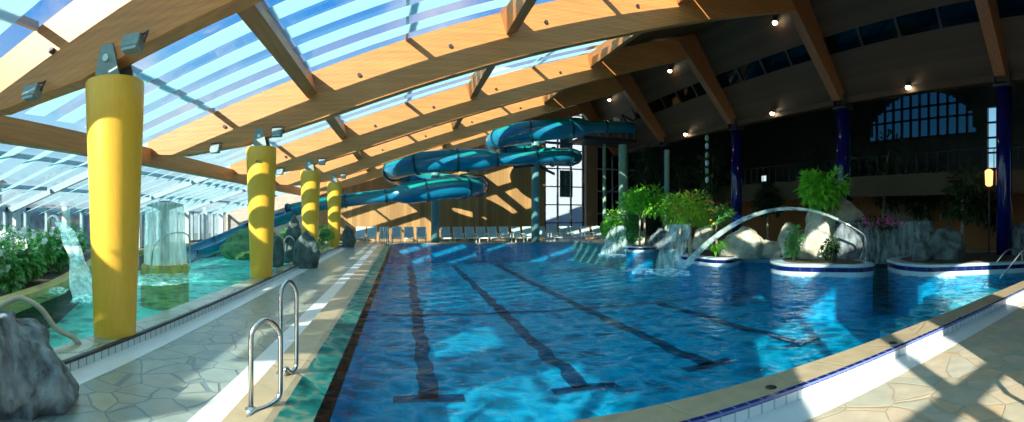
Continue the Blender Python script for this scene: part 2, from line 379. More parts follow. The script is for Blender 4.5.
# --- pool shells
b = MB(); b.box(-1.3, 15, 3.6, YF, -1.35, -1.2); struct('floor_main_pool', b, M['poolfloor'])
b = MB(); b.box(-.80, -.75, 3.6, YF, -1.2, -.13); b.box(-.62, 14.3, 3.6, 3.64, -1.2, -.1); b.box(-.75, 12, YF-.04, YF, -1.2, -.05); struct('wall_main_pool', b, M['poolwall'])
b = MB()
def lane(x0, y0, x1, y1, w):
    # strip of dark tiles with edges bent to imitate refraction through the ripples
    L = math.hypot(x1-x0, y1-y0); n = int(L/.16); dx, dy = (x1-x0)/L, (y1-y0)/L; vs = []
    for i in range(n+1):
        t = i/n*L
        for sg in (-1, 1):
            q = sg*w*(1+.35*noise.noise(Vector((t*1.9, sg*3.0+x0, y0))))+.13*noise.noise(Vector((t*1.3, x0*2, 5.0)))
            vs.append((x0+dx*t-dy*q, y0+dy*t+dx*q, -1.194))
    b.add(vs, [(2*i, 2*i+1, 2*i+3, 2*i+2) for i in range(n)])
for x in (.4, 2.9, 5.4, 7.9):
    y1 = 13.7 if x > 7 else YF-1.5
    lane(x, 7.45, x, y1, .16); lane(x-.55, 7.45, x+.55, 7.45, .15)
lane(-.6, 13.85, 11.5, 13.85, .15)
struct('trim_12', b, M['lane'])
# steps into the water at the corner by the islands
b = MB()
for i in range(4): b.box(9.2+.45*i, 14.3, 3.64, 6.2-.12*i, -1.2, -1.0+.2*i)
struct('trim_13', b, M['rim'])
# left pool basin
left_poly = [(-3.9, 2.9), (-5.2, 2.9), (-6.0, 4.4), (-6.5, 6.0), (-7.4, 8.6), (-9.0, 11.7), (-10.5, 14.5), (-11.6, 18), (-11.9, 24), (-11.5, 28.5), (-3.9, 28.5)]
b = MB(); b.prism(left_poly, -1.05, -.9); struct('floor_adventure_pool', b, M['turq'])
b = MB(); b.prism([(-5.2,2.9),(-6.0,4.4),(-6.5,6.0),(-7.4,8.6),(-9.0,11.7),(-10.5,14.5),(-11.6,18),(-11.9,24),(-11.5,28.5),(-13.1,29.9),(-13.1,-2.6),(-9,-2.6),(-9,2.9)], -1.0, .0)
struct('ground_planter', b, M['soil'])
edge = left_poly[1:10]
b = MB()
for i in range(len(edge)-1):
    b.bar((edge[i][0], edge[i][1], -.05), (edge[i+1][0], edge[i+1][1], -.05), .34, .28)
struct('trim_14', b, M['orange_edge'])
b = MB(); b.box(-13.1, -3.455, 28.5, YF+.4, -1.0, .0); struct('trim_15', b, M['kerbstone'])
# --- water surfaces
b = MB(); b.add([(-1.3,3.6,ZW),(15,3.6,ZW),(15,YF,ZW),(-1.3,YF,ZW)], [(0,1,2,3)])
tag(b.build('pool_water', M['water'], recalc=False), 'deep blue rippled water of the large rectangular swimming pool', 'water', kind='stuff')
b = MB(); n = len(left_poly); b.add([(p[0], p[1], ZW) for p in left_poly[::-1]], [tuple(range(n))])
o = b.build('shallow_pool_water', M['water2'], recalc=False)
tag(o, 'turquoise rippled water of the free-form pool behind the yellow columns', 'water', kind='stuff')
# --- far wall
YW = 34.5
b = MB(); top = roofz(13.2)
b.slab_xz([(-6.0, -.2), (10.3, -.2), (10.3, roofz(10.3)), (-6.0, roofz(-6.0))], YW, YW+.3)
struct('wall_back', b, M['panel'])
b = MB(); b.slab_xz([(-13.2, -.2), (-6.0, -.2), (-6.0, roofz(-6)), (-13.2, roofz(-13.2))], YW, YW+.3)
struct('wall_back_stone', b, M['stonewall'])
b = MB(); b.box(14.3, 28, YW, YW+.3, -.2, 12); struct('wall_back_dark', b, M['darkwall'])
# glazed strip beside the panelling
b = MB()
pane = MB(); pane.box(10.3, 13.4, YW+.12, YW+.14, -.1, roofz(10.3)+.6)
w = struct('window_1', pane, M['sideglass'])
fr = MB()
for x in (10.36, 11.35, 12.4, 13.36): fr.box(x-.05, x+.05, YW+.02, YW+.2, -.1, roofz(10.3)+.6)
for k in range(8): fr.box(10.3, 13.4, YW+.02, YW+.2, 1.1+1.35*k, 1.18+1.35*k)
fr.build('window_frame', M['dark'], w)
b = MB(); b.box(13.4, 14.3, YW-.5, YW+.3, -.1, 9.3); struct('wall_back_post', b, M['brownpost'])
# dark stair tower glazing
tw = MB(); tw.box(14.35, 18.5, YW-.14, YW-.12, .1, 8.8); w = struct('window_2', tw, M['darkglass'])
fr = MB()
for x in (14.4, 15.7, 17.0, 18.4): fr.box(x-.05, x+.05, YW-.2, YW-.06, 0, 8.8)
for k in range(5): fr.box(14.35, 18.5, YW-.2, YW-.06, 1.7*k+.1, 1.7*k+.2)
for k in range(3): fr.bar((14.5+.2*k, YW-.1, .4+2.6*k), (18.2, YW-.1, 2.8+2.6*k), .08, .16)
fr.build('window_frame', M['mull'], w)
# --- left facade with windows
def facade_window(i, y0, y1, x=-13.1, z0=0.0, z1=1.95):
    p = MB(); p.box(x-.01, x+.01, y0, y1, z0, z1)
    w = struct('window_%d' % i, p, M['sideglass'])
    f = MB()
    for y in (y0+.06, (y0+y1)/2, y1-.06): f.box(x-.07, x+.07, y-.06, y+.06, z0, z1)
    f.box(x-.07, x+.07, y0, y1, z0, z0+.1); f.box(x-.07, x+.07, y0, y1, z1-.14, z1)
    f.build('window_frame', M['mull'], w)
yy = -2.6; i = 3
while yy < 34:
    facade_window(i, yy, min(yy+2.3, 34.4)); yy += 2.3; i += 1
WN = i
b = MB()
for k in range(12): b.box(-12.95, -12.7, .9+2.9*k, 1.15+2.9*k, 0, 2.0)
for nm, k in (('wall_left_posts', 0),): struct('wall_left', b, M['white_frame'])
# --- wall behind the viewpoint: glazed, with unseen solid panels added to block the sun
b = MB(); b.box(-13.2, 28, -2.75, -2.6, -.5, -.1); b.box(1.9, 4.5, -2.75, -2.6, 2.6, 7.5); b.box(4.5, 7.2, -2.75, -2.6, 5.2, 8.6); b.box(-13.2, -7, -2.75, -2.6, -.1, 3.9); b.box(7.2, 19.2, -2.75, -2.6, -.1, 11); b.box(20.8, 28, -2.75, -2.6, -.1, 11)
b.box(-3.6, -1.1, -2.75, -2.6, 2.6, 5.6)
struct('wall_front', b, M['darkwall'])
b = MB()
for x in (-7, -4.4, .7, 4.5, 7.2): b.box(x-.09, x+.09, -2.75, -2.6, -.1, roofz(x))
for x in (19.2, 20.8): b.box(x-.07, x+.07, -2.75, -2.6, -.1, 9)  # frame of a gap added so the blue column reflects a bright stripe
for z in (2.6,): b.box(-7, 7.2, -2.75, -2.6, z-.08, z+.08)
struct('window_%d' % WN, b, M['dark']); WN += 1
# --- right hand hall
b = MB()
XR = 27.0
b.box(XR, XR+.3, -2.7, 10.0, -.1, 12); b.box(XR, XR+.3, 10.6, 11.2, -.1, 12); b.box(XR, XR+.3, 19.3, YW, -.1, 12)
b.box(XR, XR+.3, 11.2, 19.3, -.1, 6.6); b.box(XR, XR+.3, 11.2, 19.3, 9.75, 12)
b.box(XR, XR+.3, 10.0, 10.6, -.1, 4.5); b.box(XR, XR+.3, 10.0, 10.6, 8.1, 12)
# arch spandrels
def arch_z(t): return 7.0 + 2.6*math.sqrt(max(0, 1-t*t))
K = 24
for k in range(K):
    t0, t1 = -1+2*k/K, -1+2*(k+1)/K
    y0, y1 = 15.25+4.05*t0, 15.25+4.05*t1
    z = min(arch_z(t0), arch_z(t1))
    b.box(XR, XR+.3, y0, y1, z, 9.76)
struct('wall_right', b, M['darkwall'])
p = MB(); p.box(XR+.14, XR+.16, 11.2, 19.3, 6.6, 9.75)
w = struct('window_%d' % WN, p, M['dimglass']); WN += 1
f = MB()
for k in range(13):
    y = 11.3+.66*k; t = (y-15.25)/4.05
    f.box(XR+.05, XR+.25, y-.05, y+.05, 6.6, max(6.8, arch_z(max(-1, min(1, t)))))
for z in (6.65, 7.8, 8.6): f.box(XR+.05, XR+.25, 11.2, 19.3, z-.05, z+.05)
f.build('window_frame', M['dark'], w)
p = MB(); p.box(XR+.14, XR+.16, 10.0, 10.6, 4.5, 8.1); w = struct('window_%d' % WN, p, M['sideglass']); WN += 1
f = MB()
for z in (5.4, 6.3, 7.2): f.box(XR+.02, XR+.2, 10.0, 10.6, z-.05, z+.05)
f.build('window_frame', M['dark'], w)
# lower ochre wall and gallery floor
b = MB(); b.box(21, 21.3, 6, 33, .06, 2.75); struct('wall_lower', b, M['ochre'])
b = MB(); b.box(18.0, XR, 3.0, YW, 2.75, 3.0); struct('floor_gallery', b, M['darkwall'])
b = MB(); b.box(17.85, 18.05, 3.0, YW, 2.5, 3.42); struct('wall_parapet', b, M['olive'])
# --- opaque roof: timber ceiling towards the ridge and the boarded slope down to the blue columns
b = MB()
b.add([(7.8,-2.7,roofz(7.8)),(13.0,-2.7,roofz(13)),(13.0,YW+.3,roofz(13)),(7.8,YW+.3,roofz(7.8)),
       (7.8,-2.7,roofz(7.8)+.25),(13.0,-2.7,roofz(13)+.25),(13.0,YW+.3,roofz(13)+.25),(7.8,YW+.3,roofz(7.8)+.25)],
      [(0,1,2,3),(7,6,5,4),(0,4,5,1),(1,5,6,2),(2,6,7,3),(3,7,4,0)])
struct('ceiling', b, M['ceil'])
b = MB(); b.slab_xz([(4.2, roofz(4.2)+.02), (7.8, roofz(7.8)+.02), (7.8, roofz(7.8)+.25), (4.2, roofz(4.2)+.25)], -2.7, 5.4)  # unseen slab added over the near bay to shade the hall
struct('ceiling_sunblock', b, M['ceil'])
def legpt(t): return (RIDGE[0]+(EAVE[0]-RIDGE[0])*t, RIDGE[1]+(EAVE[1]-RIDGE[1])*t)
def slope_strip(mb, t0, t1, y0, y1, th=.2, mi=0):
    (x0, z0), (x1, z1) = legpt(t0), legpt(t1)
    mb.slab_xz([(x0, z0), (x1, z1), (x1+th, z1+th*.6), (x0+th, z0+th*.6)], y0, y1, mi)
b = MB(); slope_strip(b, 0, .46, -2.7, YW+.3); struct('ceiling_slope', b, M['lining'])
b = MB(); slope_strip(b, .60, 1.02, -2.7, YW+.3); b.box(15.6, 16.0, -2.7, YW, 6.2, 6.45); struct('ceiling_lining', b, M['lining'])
for k in range(5):
    y0, y1 = BY[k]+.2, BY[k+1]-.2
    g = MB(); slope_strip(g, .46, .60, y0, y1, .04)
    w = struct('window_%d' % WN, g, M['slotglass']); WN += 1
    fr = MB()
    for q in range(5):
        yq = y0+(y1-y0)*q/4
        (x0, z0), (x1, z1) = legpt(.46), legpt(.6)
        fr.bar((x0, yq, z0), (x1, yq, z1), .1, .1)
    fr.build('window_frame', M['dark'], w)
b = MB(); b.slab_xz([(15.8, 6.6), (XR+.3, 11.8), (XR+.3, 12.0), (15.8, 6.9)], -2.7, YW+.3); struct('ceiling_right', b, M['darkwall'])
# --- roof glazing, one window per bay, with glazing bars
for k in range(5):
    y0, y1 = BY[k], BY[k+1]
    if k == 0: y0 = -2.7
    g = MB(); g.add([(-13.2,y0,roofz(-13.2)),(7.8,y0,roofz(7.8)),(7.8,y1,roofz(7.8)),(-13.2,y1,roofz(-13.2))], [(0,1,2,3)])
    w = struct('window_%d' % WN, g, M['roofglass']); WN += 1
    for x in (-11.0, -9.0, -5.0, .1, 5.2):
        f = MB(); f.bar((x, y0+.18, roofz(x)-.09), (x, y1-.18, roofz(x)-.09), .07, .13)
        f.build('glazing_bar', M['mull'], w)
# ================================================================ ROOF TIMBERS
def bottom(x):
    pts = [(-7.1, .38), (-5.9, .85), (-4.2, 1.2), (-2, 1.28), (6, 1.25), (13, 1.05)]
    for (a, da), (c, dc) in zip(pts, pts[1:]):
        if x <= c:
            return roofz(x)-.1-(da+(dc-da)*(x-a)/(c-a))
    return roofz(x)-1.1
which = ['roof beam crossing overhead, mostly above the picture', 'curved laminated roof beam resting on the thickest yellow column',
         'curved laminated roof beam resting on the yellow column with a dark slot', 'curved laminated roof beam resting on the yellow column behind the boulders',
         'curved laminated roof beam resting on the yellow column nearest the slide', 'curved laminated roof beam set against the far wall']
for k, y in enumerate(BY):
    if k == 0: continue
    t = thing('roof_beam', which[k], 'beam', (0, y, 0), 'curved laminated roof beams', 'thing')
    xs = [-7.1, -6.5, -5.9, -5, -4.2, -3, -2, 0, 2, 4, 6, 8, 10, 12, 13.3]
    poly = [(x, bottom(x)) for x in xs]+[(13.3, roofz(13.3)-.1), (-7.1, roofz(-7.1)-.1)]
    b = MB(); b.slab_xz(poly, y-.16, y+.16); b.build('beam_span', M['glulam'], t, bevel=.012)
    b = MB()
    (x0, z0), (x1, z1) = legpt(0), legpt(1)
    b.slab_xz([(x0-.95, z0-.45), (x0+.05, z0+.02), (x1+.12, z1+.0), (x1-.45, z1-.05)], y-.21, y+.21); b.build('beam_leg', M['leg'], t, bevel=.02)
    b = MB(); b.slab_xz([(-13.0, roofz(-13)-.28), (-7.1, roofz(-7.1)-.33), (-7.1, roofz(-7.1)-.07), (-13.0, roofz(-13)-.07)], y-.06, y+.06)
    b.build('rafter', M['mull'], t)
    if 1 <= k <= 4:
        for x in (-4.7, -1.1, 1.2, 3.7, 6.4):
            b = MB(); c = (x, y-.16, roofz(x)-.62)
            b.tube([(c[0], c[1]+.01, c[2]), (c[0], c[1]-.05, c[2])], .05, 10); b.build('bolt_cap', M['dark'], t)
# purlins between the beams
pnames = {-2.4: 'lowest', 2.7: 'middle', 7.8: 'uppermost'}
bayname = ['overhead bay before the thickest yellow column', 'bay behind the thickest yellow column', 'bay behind the second yellow column', 'bay behind the third yellow column', 'bay by the far wall']
for x in (-2.4, 2.7, 7.8):
    for k in range(5):
        b = MB(); b.bar((x, BY[k]+.17, roofz(x)-.40), (x, BY[k+1]-.17, roofz(x)-.40), .3, .58, up=(-.3,0,1))
        tag(b.build('roof_purlin', M['glulam_y'], origin=(x, BY[k], roofz(x)), bevel=.012), '%s timber purlin in the roof %s' % (pnames[x], bayname[k]), 'purlin', 'timber purlins', 'thing')
b = MB(); b.bar((-7.1, -2.5, roofz(-7.1)-.55), (-7.1, 33.3, roofz(-7.1)-.55), .3, .5)
tag(b.build('eave_beam', M['glulam_y'], origin=(-7.1, 0, 3.4), bevel=.015), 'long timber beam running behind all the yellow columns', 'beam', kind='thing')
# sunshade panels under the glass
for k in range(5):
    for j in range(-2 if k == 0 else 0, 6):  # overhead bay gets extra unseen strips, added to shade the pool
        yc = BY[k+1] - .16 - .99*(6-j)
        if (k in (2, 3) and j < 4 and xa > -7) or (k == 4 and j in (0, 1, 3)): continue
        for (xa, xb, where) in ((-6.9, 7.5, 'under the main glass roof'), (-12.9, -7.3, 'under the low lean-to glass')):
            if k == 0 and j in (-2, -1, 2, 3) and xa > -7: xa, xb = (-4.8 if j > 0 else -4.2), (1.3 if j in (-1, 3) else xb)  # overhead strips trimmed to let sun patches through
            if k == 0 and j == 0 and xa > -7: xb = 1.3
            b = MB(); wd = (.6 if k else .88) if xa > -7 else .74  # overhead strips widened to keep sun off the near water
            tl = R(4 if xa > -7 else 16)
            xm = (xa+xb)/2; L = (xb-xa)*math.sqrt(1+.32**2)
            rot = Matrix.Rotation(-math.atan(.32), 3, 'Y') @ Matrix.Rotation(tl, 3, 'X')
            zc = roofz(xm)-.24
            b.obox((xm, yc, zc), (L, wd, .015), rot)
            tag(b.build('sunshade_panel', M['shade'], origin=(xm, yc, zc)), '%s pale sunshade strip %s, %s' % (ORD[j+2 if k == 0 else j], where, bayname[k]), 'sunshade', 'sunshades, %s, %s' % ('main roof' if xa > -7 else 'lean-to', bayname[k]))
# ================================================================ COLUMNS
cl = ['thickest yellow column, its foot beside the big grey rock', 'tapered yellow column with a small dark slot near its top',
      'tapered yellow column with grey boulders at its foot', 'tapered yellow column nearest the blue slide tube']
for k in range(4):
    y = BY[k+1]; x = -3.72
    t = thing('yellow_column', cl[k], 'column', (x, y, 0), 'yellow columns', 'thing')
    b = MB(); b.lathe([(.285, -.9), (.29, 0), (.33, 1.2), (.365, 2.2), (.395, 3.0), (.405, 3.42), (.39, 3.44)], (x, y, 0), 40)
    b.build('column_shaft', M['yellow'], t, smooth=False)
    sh = t.children[0]; sh.data.polygons.foreach_set('use_smooth', [len(p.vertices) == 4 for p in sh.data.polygons])
    b = MB(); b.box(x-.2, x+.2, y-.22, y+.22, 3.44, 3.47)
    for s in (-1, 1): b.slab_xz([(x-.2, 3.46), (x+.2, 3.46), (x+.1, 3.9), (x-.1, 3.9)], y+s*.19-.012, y+s*.19+.012)
    bs = b.build('bearing_shoe', M['galv'], t)
    b = MB(); b.tube([(x, y-.23, 3.72), (x, y+.23, 3.72)], .05, 10); b.build('pin', M['steel'], bs)
    if k == 1:
        b = MB(); b.box(x-.02, x+.1, y-.42, y-.37, 3.0, 3.05); b.build('slot_cover', M['dark'], t)
bl = ['glossy blue column by the near rocks with a bright stripe', 'dark blue column behind the arching water jet', 'dark blue column behind the potted orange trees', 'dark blue column near the stair tower']
for k in range(4):
    y = BY[k+1]; x = 15.75
    t = thing('blue_column', bl[k], 'column', (x, y, .06), 'blue columns', 'thing')
    b = MB(); b.lathe([(.28, .06), (.28, 6.0)], (x, y, 0), 32); o = b.build('column_shaft', M['blue'], t)
    o.data.polygons.foreach_set('use_smooth', [len(p.vertices) == 4 for p in o.data.polygons])
    b = MB(); b.box(x-.32, x+.32, y-.32, y+.32, 6.0, 6.08)
    for s in (-1, 1): b.box(x-.34, x+.3, y+s*.26-.02, y+s*.26+.02, 6.05, 6.55)
    b.build('column_head', M['dark'], t)
# flood lamps beside the yellow column heads
for k in range(4):
    y = BY[k+1]
    for s, (dx, dz) in enumerate(((.55, .12), (-1.15, -.22))):
        c = Vector((-3.72+dx, y-.42, 3.62+dz))
        t = thing('flood_lamp', 'grey flood lamp %s the head of the %s yellow column' % (('beside', 'under the beam short of')[s], ORD[k]), 'lamp', c, 'flood lamps on the beams')
        b = MB(); b.obox(c, (.26, .16, .2), Matrix.Rotation(R(-25), 3, 'X')); hs = b.build('lamp_housing', M['galv'], t, bevel=.02)
        b = MB(); b.obox(c+Vector((0,-.085,-.04)), (.2, .012, .14), Matrix.Rotation(R(-25), 3, 'X')); b.build('lamp_glass', M['mull'], hs)
        b = MB(); b.tube([c+Vector((-.16,0,0)), c+Vector((-.16,.1,.16)), c+Vector((0,.26,.2)), c+Vector((.16,.1,.16)), c+Vector((.16,0,0))], .014, 6); b.build('lamp_bracket', M['dark'], t)
# spot lamps on the boarded slope
def hit_leg(px, py):
    a = az(px); m = (HY-py)/FPX; s = (EAVE[1]-RIDGE[1])/(EAVE[0]-RIDGE[0])
    rho = (RIDGE[1]-s*RIDGE[0]-EYE)/(m-s*math.sin(a))
    return at(px, py, rho)
spots = [(778,22,'high on the boarding by the second blue column'),(673,70,'high on the boarding by the third blue column'),(612,99,'high on the boarding over the slide platform'),
         (688,133,'at the lower edge between the third and fourth blue columns'),(775,112,'at the lower edge between the second and third blue columns'),(910,86,'at the lower edge above the arched window')]
for px, py, wh in spots:
    c = hit_leg(px, py)+Vector((-.22,-.05,-.1))
    t = thing('spot_lamp', 'small lit spot lamp %s' % wh, 'lamp', c, 'lit spot lamps under the ceiling')
    b = MB(); b.lathe([(.05, .0), (.10, .04), (.11, .16), (.06, .22)], c, 16); hs = b.build('lamp_housing', M['dark'], t, smooth=True)
    b = MB(); b.tube([c+Vector((.0,0,.18)), c+Vector((.12,.02,.22)), c+Vector((.3,.05,.14))], .02, 6); b.build('lamp_arm', M['dark'], t)
    b = MB(); b.lathe([(.02, -.09), (.085, -.055), (.10, 0), (.085, .035)], c, 16); b.build('lamp_bulb', M['bulb'], hs, smooth=True)
# ================================================================ ROCKS
def rock(name, label, c, size, seed, mat, lobes=None, group=None, rotz=0, sub=4, rough=.13, extra=()):
    """star-shaped union of ellipsoid lobes with faceted noise; base flattened at c.z"""
    rng = random.Random(seed); bm = bmesh.new(); bmesh.ops.create_icosphere(bm, subdivisions=sub, radius=1)
    planes = []
    for _ in range(11):
        d = Vector((rng.gauss(0,1), rng.gauss(0,1), rng.gauss(0,1)*.8)).normalized(); planes.append((d, rng.uniform(.68,.92)))
    planes += list(extra)
    lobes = lobes or [((0,0,0), (1,1,1))]
    rz = Matrix.Rotation(rotz, 3, 'Z'); off = Vector((seed*3.1, seed*1.7, 0))
    for v in bm.verts:
        d = v.co.normalized(); r = 0
        for (lc, ls) in lobes:
            # ray from origin along d with ellipsoid
            e = Vector((d.x/ls[0], d.y/ls[1], d.z/ls[2])); q = Vector((-lc[0]/ls[0], -lc[1]/ls[1], -lc[2]/ls[2]))
            A = e.dot(e); B = 2*e.dot(q); Cc = q.dot(q)-1; D = B*B-4*A*Cc
            if D > 0:
                tt = (-B+math.sqrt(D))/(2*A); r = max(r, tt)
        for (pd, h) in planes:
            k = d.dot(pd)
            if k > 1e-3: r = min(r, h/k*(1 if len(lobes) == 1 else 1.12))
        r *= 1+rough*noise.fractal(d*2.2+off, 1.0, 2.0, 4)+rough*.35*noise.noise(d*7+off)
        p = d*r; p = rz @ Vector((p.x*size[0]/2, p.y*size[1]/2, p.z*size[2]))
        p.z += size[2]*.28
        if p.z < -.06: p.z = -.06
        v.co = p
    zmax = max(v.co.z for v in bm.verts); s = size[2]/zmax
    for v in bm.verts: v.co.z *= s
    me = bpy.data.meshes.new(name); bm.to_mesh(me); bm.free(); me.materials.append(mat); me.polygons.foreach_set('use_smooth', [True]*len(me.polygons))
    o = bpy.data.objects.new(name, me); C.objects.link(o); o.location = c
    return tag(o, label, 'rock', group)
# the big rock beside the walkway
rock('boulder', 'big rugged grey rock beside the walkway with a lower ledge', (-3.5, 2.98, ZD), (1.8, 1.65, .88), 5, M['rock'],
     [((-.25,-.1,.1), (.78,.8,.9)), ((.66,.3,-.22), (.6,.6,.48)), ((.15,.2,0),(.7,.7,.6))], rotz=.35, sub=6, rough=.11, extra=[(Vector((.05,.1,1)).normalized(), .62), (Vector((.55,-.8,.15)).normalized(), .62)])
def rock_px(label, x0, x1, yt, yb, zb, seed, mat, group, depth=.9, **k):
    px = (x0+x1)/2; g = ground(px, yb, zb); rho = math.hypot(g.x, g.y); w = (x1-x0)/FPX*rho; h = (yb-yt)/FPX*rho
    d = Vector((g.x, g.y, 0)).normalized(); c = g+d*(w*depth*.4); c.z = zb
    return rock('boulder', label, c, (w*1.08, w*depth, h), seed, mat, group=group, rotz=-az(px), **k)
G1 = 'boulders on the planted islands'
rock_px('rounded grey boulder half in sun behind the bright green fern', 718, 764, 226, 258, .2, 21, M['rock_pale'], G1)
rock_px('low pale sunlit slab between the boulders on the middle island', 752, 784, 240, 257, .2, 22, M['rock_pale'], G1)
rock_px('pale upright boulder at the end of the middle island', 776, 801, 222, 257, .2, 23, M['rock_pale'], G1)
rock_px('tall pale boulder sloping up under the leafy tree', 800, 866, 192, 256, .2, 24, M['rock_pale'], G1)
rock_px('pale boulder in front of the tallest one, trailing greenery beside it', 797, 832, 214, 261, .25, 25, M['rock_pale'], G1)
rock_px('grey boulder beside the steel jet pipe', 832, 862, 222, 261, .25, 26, M['rock'], G1)
rock_px('wide split grey-green boulder on the island by the waterfall', 924, 967, 227, 261, .27, 27, M['rock_dark'], G1)
rock_px('low dark boulder beside the waterfall curtain', 912, 932, 240, 262, .27, 28, M['rock_dark'], G1)
rock_px('pointed grey rock at the foot of the glossy blue column', 998, 1046, 222, 262, .06, 29, M['rock'], G1)
rock_px('dark boulder behind the lone potted tree', 648, 674, 227, 249, .06, 30, M['rock'], G1)
rock_px('pale boulder under the shrubs by the spray', 628, 646, 228, 247, .06, 31, M['rock_pale'], G1)
rock_px('boulder between the two orange trees', 690, 718, 226, 255, .06, 32, M['rock_pale'], G1)
G2 = 'boulders along the kerb between the pools'
rock_px('large mossy boulder in front of the third yellow column', 292, 319, 231, 269, ZD, 41, M['rock_dark'], G2)
rock_px('rounded boulder behind the third yellow column', 284, 303, 214, 262, 0, 42, M['rock_dark'], G2)
rock_px('mossy boulder at the foot of the farthest yellow column', 341, 356, 226, 247.5, ZD, 43, M['rock_dark'], G2)
rock_px('tall slim boulder standing in front of the second yellow column\'s neighbour pool rail', 272, 284, 236, 266, 0, 44, M['rock_dark'], G2)
# ================================================================ ISLANDS
def rounded(poly, r, n=5):
    out = []; k = len(poly)
    for i in range(k):
        p, a, c = Vector(poly[i]).to_2d(), Vector(poly[i-1]).to_2d(), Vector(poly[(i+1) % k]).to_2d()
        da, dc = (a-p), (c-p); q = min(r, da.length*.45, dc.length*.45)
        s, e = p+da.normalized()*q, p+dc.normalized()*q
        for j in range(n+1):
            t = j/n; out.append(tuple(s*(1-t)**2+p*2*t*(1-t)+e*t*t))
    return out
def grow(poly, d):
    n = len(poly); cx = sum(p[0] for p in poly)/n; cy = sum(p[1] for p in poly)/n
    return [(p[0]+d*(p[0]-cx)/max(.1, math.hypot(p[0]-cx, p[1]-cy)), p[1]+d*(p[1]-cy)/max(.1, math.hypot(p[0]-cx, p[1]-cy))) for p in poly]
def island(label, poly, h):
    n = len(poly); cx = sum(p[0] for p in poly)/n; cy = sum(p[1] for p in poly)/n
    t = thing('planter_island', label, 'planter', (cx, cy, -1.2), 'tiled planter islands in the pool', 'thing')
    b = MB(); b.prism(grow(poly, -.03), -1.2, -.06); b.build('underwater_plinth', M['poolwall'], t)
    b = MB(); b.prism(poly, -.06, h*.32); b.build('island_base', M['rim'], t)
    b = MB(); b.prism(grow(poly, .012), h*.32, h*.72); b.build('tile_band', M['navy'], t)
    b = MB(); b.prism(grow(poly, .03), h*.72, h); b.build('island_rim', M['rim'], t, bevel=.03)
    b = MB(); b.prism(grow(poly, -.38), h-.02, h+.015); b.build('soil_bed', M['soil'], t)
circ = [(10.8+.72*math.cos(2*PI*k/28), 20.5+.72*math.sin(2*PI*k/28)) for k in range(28)]
island('small round tiled island holding one slender tree', circ, .22)
island('angular tiled island with the bright fern and pale boulders', rounded([(9.4,14.7),(9.45,12.8),(9.9,12.45),(11.4,13.5),(12.1,12.5),(13.2,11.3),(15,13),(14.5,17.5),(11.6,18),(9.7,15.6)], .3), .25)
island('tiled island carrying the steel jet pipe and leafy tree', rounded([(9.75,10.4),(9.5,9.55),(10.65,7.75),(11.3,7.75),(12.0,8.8),(13.3,10.3),(12.6,11.2),(10.6,11.3)], .4), .29)
island('tiled island by the corner ladder with the split boulder', rounded([(11.75,7.25),(11.6,6.4),(13.9,4.0),(14.3,3.3),(17,3.3),(17,6.5),(14.6,8.6),(12.6,8.3)], .4), .29)
# waterfall wall
wf = thing('waterfall_wall', 'dark rock wall with water trickling down beside the jet pipe', 'waterfall', (14.4, 9.3, 0))
rng = random.Random(8); b = MB(); pts = []
nx, nz = 26, 14
A0, A1 = Vector((13.3, 10.9, 0)), Vector((15.1, 7.9, 0)); nrm = Vector((-(A1-A0).y, (A1-A0).x, 0)).normalized()*-1
if nrm.dot(Vector((-1,-1,0))) < 0: nrm = -nrm
vs = []
for i in range(nx+1):
    for j in range(nz+1):
        p = A0.lerp(A1, i/nx); z = -.2+1.65*j/nz
        d = .22*noise.fractal(Vector((i*.35, j*.5, 3)), 1, 2, 4)+.12*math.sin(j*1.7+i*.4)
        vs.append(p+nrm*(d-.15*j/nz)+Vector((0,0,z+(.12*noise.noise(Vector((i*.4,0,7))) if j == nz else 0))))
fs = [(i*(nz+1)+j, (i+1)*(nz+1)+j, (i+1)*(nz+1)+j+1, i*(nz+1)+j+1) for i in range(nx) for j in range(nz)]
n0 = len(vs); back = []
for i in range(nx+1): vs.append(A0.lerp(A1, i/nx)-nrm*.8+Vector((0,0,1.4)))
fs += [(i*(nz+1)+nz, (i+1)*(nz+1)+nz, n0+i+1, n0+i) for i in range(nx)]
b.add(vs, fs); b.build('rock_face', M['rock_dark'], wf, smooth=True)
b = MB(); vs = []
for i in range(nx+1):
    for j in range(9):
        p = A0.lerp(A1, .05+.9*i/nx); vs.append(p+nrm*(.34+.02*math.sin(i*2.3)-.1*j/8)+Vector((0,0,-.02+1.45*j/8)))
b.add(vs, [(i*9+j, (i+1)*9+j, (i+1)*9+j+1, i*9+j+1) for i in range(nx) for j in range(8)]); b.build('water_curtain', M['spray_thin'], wf, smooth=True)
